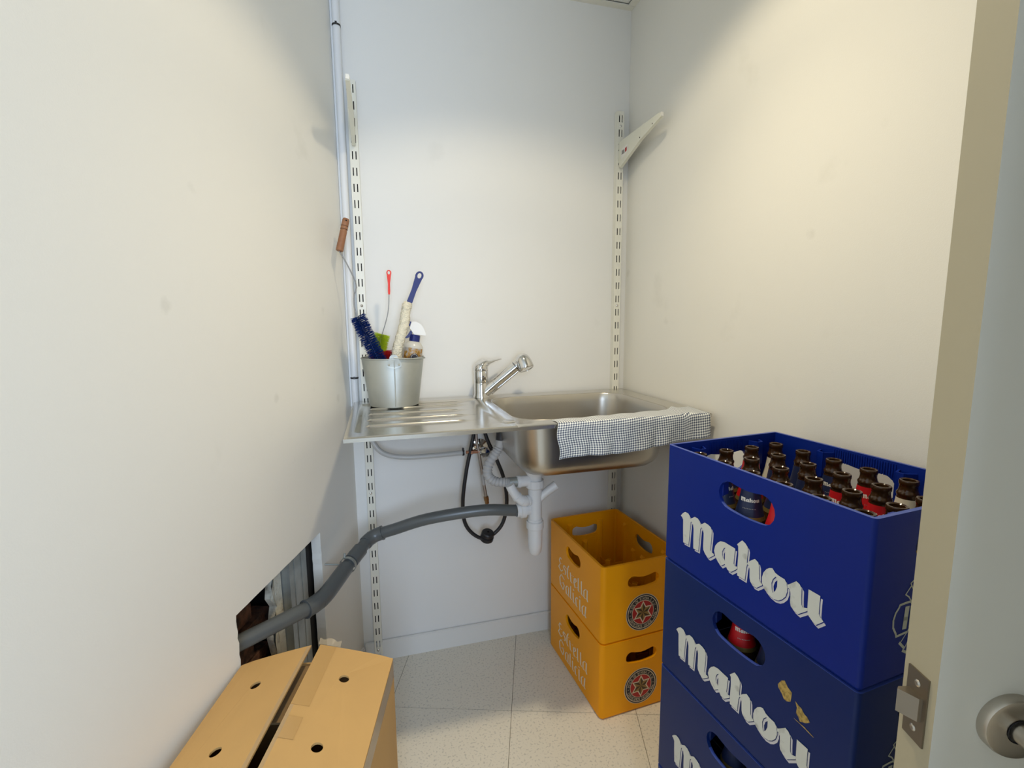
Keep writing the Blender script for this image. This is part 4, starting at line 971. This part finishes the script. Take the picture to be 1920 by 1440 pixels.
# ---- yellow crates
YW, YL, YH = 0.287, 0.3908, 0.2537
def yellow_crate(label):
    t = thing('beer_crate', label, 'crate', (0.61604, -0.48414, 0), 0.0683, 'stack of two yellow beer crates')
    hl = (0.196, 0.196, 0.108, 0.042); hs = (0.1455, 0.190, 0.114, 0.038)
    crate_shell(YW, YL, YH, 0.016, 0.008, hl, hs, 0.007).build('shell', YEL, t, 30)
    mb = MB()
    for k in range(1, 6):
        y = 0.0195 + (YL - 0.039)*k/6
        mb.box(0.0082, y - .0012, 0.0102, YW - .0082, y + .0012, 0.075)
    for k in range(1, 4):
        x = 0.0145 + (YW - 0.029)*k/4; mb.box(x - .0012, 0.0082, 0.0102, x + .0012, YL - .0082, 0.075)
    mb.build('divider', YEL, t)
    for i in range(1, 4):
        for j in range(1, 6):
            x = 0.0145 + (YW - 0.029)*i/4; y = 0.0195 + (YL - 0.039)*j/6
            MB().lathe([(0.0155, 0.0103), (0.0150, 0.070), (0.0125, 0.092), (0.0090, 0.094), (0.0085, 0.080)], 4, (x, y, 0)).build('divider_post', YEL, t)
    mb = MB()
    for k in range(1, 6):
        y = 0.0195 + (YL - 0.039)*k/6
        for x0, s in ((0.0081, 1), (YW - 0.0081, -1)):
            top_ = 0.225 if k in (1, 5) else 0.150
            mb.slab([[(y - .012, 0.0103), (y + .012, 0.0103), (y + .012, top_), (y - .012, top_)]], lambda a, b: (x0, a, b), lambda a, b: (x0 + s*0.010, y + (a - y)*0.45, b - (0.006 if b > .1 else 0)))
    for k in range(1, 4):
        x = 0.0145 + (YW - 0.029)*k/4
        for y0, s in ((0.0081, 1), (YL - 0.0081, -1)):
            top_ = 0.150 if k == 2 else 0.225
            mb.slab([[(x - .012, 0.0103), (x + .012, 0.0103), (x + .012, top_), (x - .012, top_)]], lambda a, b: (a, y0, b), lambda a, b: (x + (a - x)*0.45, y0 + s*0.010, b - (0.006 if b > .1 else 0)))
    mb.build('wall_rib', YEL, t)
    strokes(ESTRELLA, (4.0, 1.6), lambda u, v: (-0.0005, YL - u/1000, v/1000)).build('lettering', LETY, t, recalc=False)
    # medallion
    R = 0.061; mx_, mz_ = 0.1455, 0.083
    fd = lambda d: (lambda u, v: (mx_ + u*R, -d, mz_ + v*R))
    circ = lambda r, n=48: [(r*math.cos(2*PI*k/n), r*math.sin(2*PI*k/n)) for k in range(n)]
    md_ = MB().poly([circ(1.0)], fd(0.0004)).build('medallion', PRC, t, recalc=False)
    MB().poly([circ(0.965)], fd(0.0006)).build('medallion_edge', PRB, md_, recalc=False)
    MB().poly([circ(0.905), circ(0.865)[::-1]], fd(0.0008)).build('medallion_ring', PRC, md_, recalc=False)
    MB().poly([circ(0.655)], fd(0.0008)).build('medallion_ring', PRC, md_, recalc=False)
    MB().poly([circ(0.625)], fd(0.0010)).build('medallion_field', PRR, md_, recalc=False)
    star = lambda R_, r_: [((R_ if k % 2 == 0 else r_)*math.sin(PI*k/6), (R_ if k % 2 == 0 else r_)*math.cos(PI*k/6)) for k in range(12)]
    MB().poly([star(0.615, 0.345)], fd(0.0012)).build('star_outline', PRC, md_, recalc=False)
    s_ = star(0.505, 0.275); mb = MB()
    for k in range(12):
        a, b = s_[k], s_[(k + 1) % 12]
        mb.add([fd(0.0014)(0, 0), fd(0.0014)(*a), fd(0.0014)(*b)], [(0, 1, 2)], (k + 1) % 2)
    mb.build('star', [GOLD1, GOLD2], md_, recalc=False)
    mb = MB()
    def ring_text(txt, a0, a1, inward):
        for i, ch in enumerate(txt):
            if ch == ' ': continue
            vs, fs = GL[ch]; th = a0 + (a1 - a0)*(i + 0.5)/len(txt); ts = 0.205
            out = []
            for (gx, gy, _) in vs:
                rad_ = (0.685 + gy*ts) if not inward else (0.835 - gy*ts)
                an = th - (gx*ts*0.80)/0.76 if not inward else th + (gx*ts*0.80)/0.76
                out.append(fd(0.0010)(rad_*math.cos(an), rad_*math.sin(an)))
            mb.add(out, fs)
    ring_text('HIJOS DE RIVERA,S.A.U.', math.radians(172), math.radians(12), False)
    ring_text('CERVECEROS DESDE 1906', math.radians(196), math.radians(350), True)
    for th in (math.radians(184), math.radians(1)):
        mb.add([fd(0.001)(0.76*math.cos(th) + 0.025*math.cos(2*PI*k/8), 0.76*math.sin(th) + 0.025*math.sin(2*PI*k/8)) for k in range(8)], [tuple(range(8))])
    mb.build('medallion_text', PRC, md_, recalc=False)
    return t
y0 = yellow_crate('lower yellow beer crate standing on the floor under the trap'); y0.location.z = 0.0002
y1 = yellow_crate('upper empty yellow beer crate with open top under the sink'); y1.location.z = 0.2542

# ------------------------------------------------------------------ cardboard box
bx_ = thing('cardboard_box', 'brown cardboard box with raised taped flaps and round holes', 'box', (-0.3105, -0.6615, 0), -0.215)
W_, L_, Z_ = 0.318, 0.43, 0.525; th = 0.004
mb = MB()
mb.box(0, -th, 0.0005, W_, 0, Z_).box(0, -L_, 0.0005, W_, -L_ + th, Z_).box(0, -L_ + th, 0.0005, th, -th, Z_).box(W_ - th, -L_ + th, 0.0005, W_, -th, Z_).box(th, -L_ + th, 0.0005, W_ - th, -th, 0.005)
mb.build('carton_body', CARD, bx_)
def circ2(cx, cy, r, n=20): return [(cx + r*math.cos(2*PI*k/n), cy - r*math.sin(2*PI*k/n)) for k in range(n)]
RISE = 0.040
def flap_z(x): 
    t = x/0.150 if x < 0.157 else (W_ - x)/0.150
    return Z_ + 0.0005 + RISE*min(t, 1.05)**0.85
def flap(xs_, holes):
    # strips so that the flap bows a little, holes cut
    loop = [(x, 0.0) for x in xs_] + [(x, -L_) for x in reversed(xs_)]
    m = MB(); m.slab([loop] + [circ2(*h, 0.0095) for h in holes], lambda x, y: (x, y, flap_z(x)), lambda x, y: (x, y, flap_z(x) - th)); return m
flap([0.0 + 0.148*k/6 for k in range(7)], [(0.070, -0.086), (0.074, -0.234)]).build('flap', CARD, bx_)
flap([0.167 + (W_ - 0.167)*k/6 for k in range(7)], [(0.239, -0.083), (0.239, -0.237)]).build('flap', CARD, bx_)
MB().box(th, -0.15, Z_ - 0.009, W_ - th, -th, Z_ - 0.005).build('inner_flap', CARDE, bx_)
MB().box(th, -L_ + th, Z_ - 0.009, W_ - th, -L_ + 0.15, Z_ - 0.005).build('inner_flap', CARDE, bx_)
def strip(xa, xb, ya, yb, d, name, m, n=4):
    q = MB(); xs_ = [xa + (xb - xa)*k/n for k in range(n + 1)]
    for a, b in zip(xs_[:-1], xs_[1:]): q.add([(a, ya, flap_z(a) + d), (b, ya, flap_z(b) + d), (b, yb, flap_z(b) + d), (a, yb, flap_z(a) + d)], [(0, 1, 2, 3)])
    return q.build(name, m, bx_, recalc=False)
strip(0.1675, 0.200, -0.001, -0.160, 0.0004, 'tape_strip', TAPE)
strip(0.1675, 0.198, -0.185, -0.230, 0.0006, 'tape_strip', TAPE)
strip(0.140, 0.1478, -0.002, -0.40, 0.0004, 'tape_strip', TAPECL); strip(0.1672, 0.1735, -0.161, -0.40, 0.0006, 'tape_strip', TAPECL)
q = MB(); n_ = 10
for k in range(n_):
    x0_, x1_ = 0.163 + 0.045*k/n_, 0.163 + 0.045*(k+1)/n_; w_ = lambda x: 0.004*abs(math.sin(x*110))
    q.add([(x0_, 0.0, flap_z(max(x0_, .168)) + .001), (x1_, 0, flap_z(max(x1_, .168)) + .001), (x1_, 0.010 + w_(x1_), flap_z(max(x1_, .168)) + .004 + w_(x1_)), (x0_, 0.010 + w_(x0_), flap_z(max(x0_, .168)) + .004 + w_(x0_))], [(0, 1, 2, 3)])
q.build('loose_tape', TAPECL, bx_, recalc=False)
GTAPE = mat('side_tape', (0.36, 0.24, 0.12), 0.2)
MB().box(W_ + .0002, -0.42, Z_ - 0.040, W_ + .0008, -0.004, Z_ - 0.001).build('tape_strip', GTAPE, bx_)
